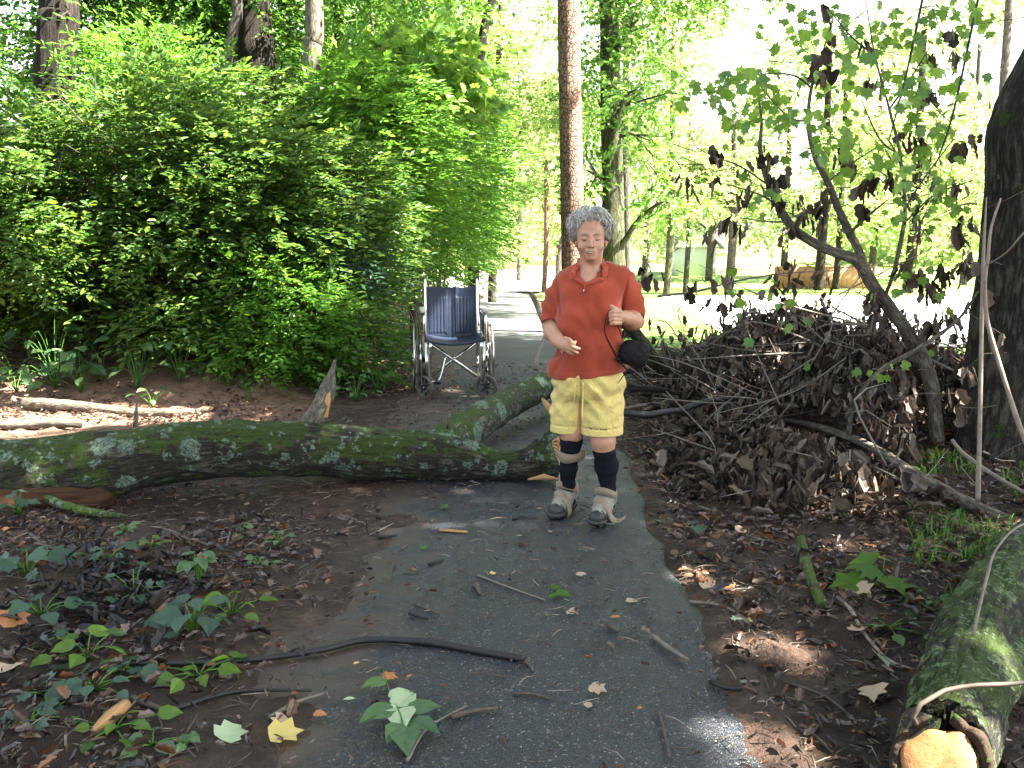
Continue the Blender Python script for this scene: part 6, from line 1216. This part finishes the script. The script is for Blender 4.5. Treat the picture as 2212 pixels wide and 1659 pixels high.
sz = rng.uniform(.012, .05, n_) * np.where(onp(x), .75, 1.0)
tag(leafobj('leaf_litter', dryleaves(np.stack([x, y, z], -1), d, nn, sz), M['drywet']), 'wet brown leaf litter over the ground and path edges', kind='stuff')
x, y = scatter(5200, .8, 4.6, 2.6, 7.2, lambda x, y: .45 + .4 * (y > 3.6)); z = surf(x, y) + rng.uniform(.005, .035, len(x)); n_ = len(x)
k = ~((x < 1.6) & (y < 3.4) & (rng.random(n_) < .8)); x, y, z = x[k], y[k], z[k]; n_ = len(x)
tag(leafobj('fallen_brown_leaves', dryleaves(np.stack([x, y, z], -1), rdir(n_) * np.array([1, 1, .3]), np.array([0, 0, 1.0]) + rng.normal(0, .5, (n_, 3)), rng.uniform(.03, .075, n_)), M['drywet']), 'curled brown leaves carpeting the ground right of the path', kind='stuff')
m = MB(); x, y = scatter(11000, -4.2, 4.2, 2.3, 9.0, lambda x, y: np.where(onp(x), .26 + .35 * sstep(-.4, -.9, x) + .35 * (vnoise(x * 3, y * 3, 0, 12) > .40), .75))
for a, b_ in zip(x, y):
    z0 = float(surf(a, b_)) + .004; t = rng.uniform(0, 3.14); l = rng.uniform(.015, .075) * (1 if abs(a) < .8 else 1.6); v_ = np.array([math.cos(t), math.sin(t), rng.normal(0, .08)]) * l; p0 = np.array([a, b_, z0 + rng.uniform(0, .01)])
    m.tube([p0, p0 + v_ * .5 + np.append(rng.normal(0, .006, 2), .003), p0 + v_], [.0022, .0025, .0012], 4)
tag(m.build('twig_litter', M['twig']), 'small broken twigs and needles strewn over the ground', kind='stuff')
m = MB(); x, y = scatter(4500, -4.2, 4.2, 2.3, 7.5, lambda x, y: np.where(onp(x), .12, .6))
for a, b_ in zip(x, y):
    z0 = float(surf(a, b_)) + .004; t = rng.uniform(0, 3.14); l = rng.uniform(.02, .10); v_ = np.array([math.cos(t), math.sin(t), rng.normal(0, .08)]) * l; p0 = np.array([a, b_, z0 + rng.uniform(0, .012)])
    m.tube([p0, p0 + v_ * .5 + np.append(rng.normal(0, .008, 2), .003), p0 + v_], [.0016, .002, .001], 4)
tag(m.build('pale_needle_litter', M['twigpale']), 'pale needles and bits of stem among the litter', kind='stuff')
x, y = scatter(7000, -4.2, -.55, 2.3, 5.0, lambda x, y: sstep(-.55, -1.3, x) * .8 * (vnoise(x * 2.2, y * 2.2, 0, 61) > -.4)); z = surf(x, y) + rng.uniform(.004, .03, len(x)); n_ = len(x)
tag(leafobj('fallen_leaves_by_the_mud', dryleaves(np.stack([x, y, z], -1), rdir(n_) * np.array([1, 1, .3]), np.array([0, 0, 1.0]) + rng.normal(0, .5, (n_, 3)), rng.uniform(.022, .065, n_)), M['drywet']), 'curled brown leaves covering the ground left of the path', kind='stuff')
n_ = 330; gb = G(250, 1300); x = rng.normal(gb[0], .20, n_); y = gb[1] + rng.normal(0, .30, n_)
tag(leafobj('wet_black_leaves', dryleaves(np.stack([x, y, surf(x, y) + rng.uniform(.005, .06, n_)], -1), rdir(n_) * np.array([1, 1, .6]), np.array([0, -.3, 1.0]) + rng.normal(0, .7, (n_, 3)), rng.uniform(.045, .085, n_)), M['blackleaf']), 'pile of wet black rotting leaves left of the path', kind='stuff')
# individual leaves worth naming
def leaf1(px, py, size, tpl, mat, label, ang=0.0, name='fallen_leaf', curl=.25):
    g_ = G(px, py); z0 = .010 if PX0 < g_[0] < PX1 else .030; a = D2R(ang); V, F = bake(tpl, np.zeros((1, 3)), np.array([[math.sin(a), math.cos(a), .02]]), np.array([[rng.normal(0, curl), -.15, 1.0]]), np.array([size]))
    V = V - V.mean(0); V[1:, 2] += rng.uniform(0, .22, len(V) - 1) * size * (np.linalg.norm(V[1:, :2], axis=1) / size) ; V[:, 2] -= V[:, 2].min(); m = MB(); m.add(V, F); o = m.build(name, M[mat]); o.location = (g_[0], g_[1], g_[2] + z0 - .004); tag(o, label, 'leaf'); return o
for q in [(615, 1600, .105, T_LOBE, 'dryyellow', 'large pale yellow lobed leaf at the bottom left of the path', 70), (610, 1575, .07, T_LOBE, 'leaftan', 'tan leaf tucked behind the large yellow leaf', 200), (500, 1600, .10, T_LOBE, 'leafpale', 'pale grey-green lobed leaf lying at the bottom left', 20), (690, 1560, .045, T_WIDE, 'dryorange', 'small orange leaf beside the grey stick near the bottom', 100),
          (30, 1352, .12, T_LOBE, 'dryorange', 'big orange-brown leaf at the left edge', 40), (15, 1465, .10, T_LOBE, 'leaftan', 'pale pinkish leaf at the left edge by the black stick', 10), (842, 1481, .055, T_LOBE, 'dryorange', 'orange leaf behind the green leaf sprig', 80), (885, 1473, .025, T_WIDE, 'dryorange', 'tiny red-orange leaf right of the sprig', 20),
          (770, 1442, .028, T_DIA, 'dryyellow', 'small square pale yellow scrap left of the sprig', 45), (1213, 1298, .075, T_WIDE, 'leafB', 'fresh green leaf of the clump in the middle of the path', 120), (1200, 1280, .055, T_WIDE, 'leafB', 'upper green leaf of the clump in the middle of the path', 60), (1195, 1302, .05, T_WIDE, 'leafB', 'left green leaf of the clump in the middle of the path', 250),
          (1363, 1310, .052, T_WIDE, 'leaftan', 'salmon-coloured leaf on the right half of the path', 100), (1329, 1343, .045, T_OVAL, 'dryorange', 'curled golden-brown leaf above the stubby stick', 80), (1237, 1334, .05, T_LOBE, 'leaftan', 'crumpled greyish leaf below the green clump', 130), (1255, 1250, .05, T_WIDE, 'leaftan', 'reddish leaf scrap right of the path centre', 80),
          (1065, 1248, .03, T_LOBE, 'dryyellow', 'small yellow leaf in the twig cluster mid path', 30), (917, 1191, .045, T_WIDE, 'leafB', 'small green leaf on the path left of centre', 60), (960, 1103, .06, T_LOBE, 'leafB', 'bright green leaf near the foot of the log', 150), (1165, 1106, .035, T_OVAL, 'leaftan', 'pink-tan leaf on the path left of the boot', 100),
          (1188, 1156, .028, T_OVAL, 'leafpale', 'tiny pale green leaf in front of the boots', 120), (1122, 1166, .028, T_OVAL, 'leafpale', 'small pale green leaf left of the boots', 90), (1420, 1135, .075, T_WIDE, 'leafC', 'bluish green leaf at the right edge of the path by the boot', 150), (1510, 1155, .08, T_LOBE, 'leafC', 'bluish lobed leaf in the litter right of the path', 60), (1600, 1170, .08, T_WIDE, 'leaftan', 'pale crumpled leaf left of the mossy branch', 30),
          (1475, 1240, .05, T_OVAL, 'dryorange', 'bright orange leaf at the right path edge', 80), (1570, 1280, .06, T_LOBE, 'dryorange', 'brown-orange crumpled leaf in the litter right of the path', 20), (1525, 1297, .06, T_LOBE, 'leaftan', 'tan crumpled leaf just right of the path edge', 70), (1590, 1365, .045, T_LOBE, 'leafpale', 'pale green leaf above the sunlit hummock', 30), (1615, 1355, .035, T_LOBE, 'dryyellow', 'bright yellow leaf above the sunlit hummock', 90),
          (1905, 1453, .085, T_LOBE, 'leafpale', 'pale green lobed leaf left of the sawn log', 170), (1860, 1300, .095, T_LOBE, 'leaftan', 'cream-coloured leaf right of the mossy branch', 160), (1885, 1505, .10, T_LOBE, 'leaftan', 'large tan leaf beside the sawn log', 200), (1850, 1382, .07, T_LOBE, 'leaftan', 'pale leaf between the hummock and the sawn log', 40), (1290, 1505, .06, T_LOBE, 'leaftan', 'torn grey leaf in the debris at lower right of the path', 120),
          (1270, 1535, .04, T_WIDE, 'leaftan', 'greyish leaf scrap below the torn grey leaf', 10), (1382, 1545, .02, T_WIDE, 'dryorange', 'tiny orange leaf scrap low on the path', 60), (755, 1522, .04, T_OVAL, 'leafpale', 'pale leaf just left of the sprig', 90), (1140, 728, .12, T_WIDE, 'leafB', 'green leaf on the path behind the limb', 90), (1060, 770, .10, T_WIDE, 'leaftan', 'pale leaf on the path right of the wheelchair', 90)]: leaf1(*q)
# sprig of glossy leaves lying on the path
g0 = G(860, 1600); sp = empty('leaf_sprig', (g0[0], g0[1], g0[2] + .012)); tag(sp, 'broken green sprig with pale and dark leaves lying on the path', 'sprig')
def lp(pl, mat, nm):
    A = []; D_ = []; S_ = []
    for (a, b_, c, d_, s_) in pl:
        p0 = G(a, b_) + np.array([0, 0, .03]); p1 = G(c, d_) + np.array([0, 0, .03]); A.append(p0); D_.append(p1 - p0); S_.append(np.linalg.norm(p1 - p0))
    leafobj(nm, [bake(T_WIDE, np.array(A), np.array(D_), np.array([0, -.2, 1.0]) + rng.normal(0, .15, (len(A), 3)), np.array(S_), .85)], M[mat], sp)
lp([(852, 1545, 880, 1508, 1), (858, 1560, 895, 1515, 1), (862, 1560, 818, 1565, 1), (870, 1560, 868, 1605, 1)], 'leafpale', 'pale_leaves')
lp([(855, 1560, 776, 1588, 1), (880, 1565, 955, 1552, 1), (875, 1600, 880, 1655, 1), (868, 1590, 836, 1635, 1), (885, 1585, 950, 1608, 1), (835, 1500, 780, 1512, 1)], 'leafGround', 'green_leaves')
m = MB(); m.tube([G(828, 1465) + [0, 0, .02], G(845, 1530) + [0, 0, .03], G(862, 1565) + [0, 0, .03], G(872, 1600) + [0, 0, .03]], [.0018, .0025, .0025, .002], 6, step=.02); m.build('stem', M['leafBlade'], sp)
# sunlit hummock of mud and litter at the path edge
h_ = G(1668, 1430); hm = empty('mud_hummock', tuple(h_)); tag(hm, 'sunlit hummock of mud and pine straw at the right path edge', 'mud clump')
th, ph = np.meshgrid(np.linspace(0, 2 * np.pi, 60, endpoint=False), np.linspace(0, np.pi / 2, 16), indexing='ij'); q = 1 + .18 * vnoise(np.cos(th) * 2, np.sin(th) * 2, ph * 2, 3) + .06 * vnoise(np.cos(th) * 8, np.sin(th) * 8, ph * 6, 5)
V = np.stack([.125 * q * np.cos(th) * np.sin(ph) ** .6, .085 * q * np.sin(th) * np.sin(ph) ** .6, .07 * q * np.cos(ph) - .015], -1); V = V.reshape(-1, 3) + h_
i, j = np.meshgrid(np.arange(60), np.arange(15), indexing='ij'); i = i.ravel(); j = j.ravel(); m = MB(); m.add(V, [np.stack([i * 16 + j, i * 16 + j + 1, ((i + 1) % 60) * 16 + j + 1, ((i + 1) % 60) * 16 + j], 1)]); m.build('mud', M['soil'], hm)
m = MB()
for k in range(170):
    a = rng.uniform(0, 6.28); s_ = rng.uniform(.6, 1.05); p0 = h_ + np.array([.12 * math.cos(a) * s_, .085 * math.sin(a) * s_, .045 * (1.1 - s_) + .012]); v_ = np.array([math.cos(a) * .4, math.sin(a) * .4 - .4, -.6]) + rng.normal(0, .5, 3); v_ = v_ / np.linalg.norm(v_) * rng.uniform(.02, .06)
    m.tube([p0 - v_ * .4, p0 + np.array([0, 0, .006]), p0 + v_ * .6], [.0008, .0012, .0005], 4)
m.build('pine_straw', M['twig'], hm)
# seedlings of the foreground
SD = [(420, 1395, 9, .085, 'tall dark seedling with broad toothed leaves in the left foreground', .14, .10), (430, 1290, 6, .055, 'spindly seedling with a tall stem left of the path', .22, .04), (500, 1345, 6, .06, 'seedling with arching light leaves beside the path edge', .09, .12), (520, 1175, 3, .055, 'two-leaved seedling by the edge of the mud', .06, .05), (190, 1450, 6, .075, 'light green seedling left of the black stick', .11, .10),
      (430, 1480, 7, .065, 'bright green seedling growing over the black stick', .06, .12), (205, 1510, 8, .07, 'dark bluish five-leaved plant under the black stick', .05, .12), (100, 1510, 5, .055, 'small bluish ivy plant at the far lower left', .04, .09), (250, 1600, 7, .055, 'low light green plant at the bottom left', .04, .12), (330, 1632, 3, .06, 'seedling with one long leaf at the bottom left', .04, .06),
      (275, 1470, 4, .04, 'tiny ivy seedling between the two seedlings', .05, .05), (60, 1250, 7, .07, 'blue-green ivy sprig at the left edge', .10, .12), (90, 1330, 6, .06, 'blue-green vine at the left edge above the orange leaf', .08, .14), (230, 1230, 5, .045, 'thin ivy strand left of centre in the litter', .10, .10), (290, 1300, 6, .045, 'thin ivy strand climbing through the wet black leaves', .12, .12),
      (330, 1190, 4, .035, 'tiny bright seedling by the brown stick', .05, .05), (270, 1150, 4, .04, 'little plant just under the curved mossy branch', .05, .06), (600, 1195, 5, .035, 'little seedling with a thin stem at the edge of the asphalt', .09, .05), (560, 1240, 4, .035, 'pale tiny seedling near the path edge', .05, .05), (40, 1120, 5, .06, 'ivy stem in front of the rotten end of the log', .16, .07), (70, 1590, 5, .045, 'low ivy plant in the bottom left corner', .03, .08), (400, 1640, 3, .035, 'tiny seedling at the bottom edge', .04, .03), (160, 1380, 5, .05, 'small grey-green ivy plant in the litter', .04, .1),
      (1905, 1290, 5, .10, 'bright lobed seedling beside the brush pile', .12, .06), (2010, 1330, 6, .04, 'small weed left of the sawn log', .06, .08), (1920, 1370, 5, .05, 'trailing yellow-green vine left of the sawn log', .03, .12), (1800, 1240, 4, .045, 'small blue-green plant right of the mossy branch', .04, .06)]
for q in SD: herb(q[0], q[1], q[2] + 2, q[3] * 1.25, q[4], q[5] * 1.1, q[6] * 1.15, name='seedling', tpl=T_LOBE if ('lobed' in q[4] or 'ivy' in q[4]) else T_WIDE, droop=.25, mat='leafTulip' if ('bright' in q[4] or 'light' in q[4]) else ('leafC' if 'blu' in q[4] or 'ivy' in q[4] or 'dark' in q[4] else 'leafGround'))
# grass tufts on the right
def blades(name, label, N, reg, hgt, mat='leafBlade'):
    x, y = reg; n_ = len(x); a = rng.uniform(0, 6.28, n_); hh = hgt * rng.uniform(.5, 1.3, n_); z = terrn(x, y) - .005
    p0 = np.stack([x, y, z], -1); o = np.stack([np.cos(a), np.sin(a), 0 * a], -1); s_ = np.stack([-np.sin(a), np.cos(a), 0 * a], -1) * .0028 * (1 + hh[:, None] * 3)
    p1 = p0 + o * hh[:, None] * .25 + np.stack([0 * a, 0 * a, hh * .7], -1); p2 = p0 + o * hh[:, None] * .75 + np.stack([0 * a, 0 * a, hh * .85], -1)
    V = np.stack([p0 - s_, p0 + s_, p1 + s_ * .8, p1 - s_ * .8, p2], 1).reshape(-1, 3); b0 = np.arange(n_)[:, None] * 5
    m = MB(); m.add(V, [b0 + np.array([[0, 1, 2, 3]]), b0 + np.array([[3, 2, 4]])]); tag(m.build(name, M[mat], smooth=False), label, kind='stuff')
x = rng.uniform(1.75, 4.2, 9000); y = rng.uniform(3.7, 6.4, 9000); k = (vnoise(x * 2.5, y * 2.5, 0, 77) > .0) & (x > 1.4 + (y - 3.4) * .42) & (rng.random(9000) < .8); blades('grass', 'thin bright grass and weeds growing by the big right trunk', 0, (x[k], y[k]), .085)
x = rng.uniform(.8, 6.5, 26000); y = rng.uniform(10.0, 17, 26000); k = (x > .95 + .1 * np.sin(y * 4)); blades('lawn_grass_edge', 'bright grass at the near edge of the lawn', 0, (x[k], y[k]), .07)
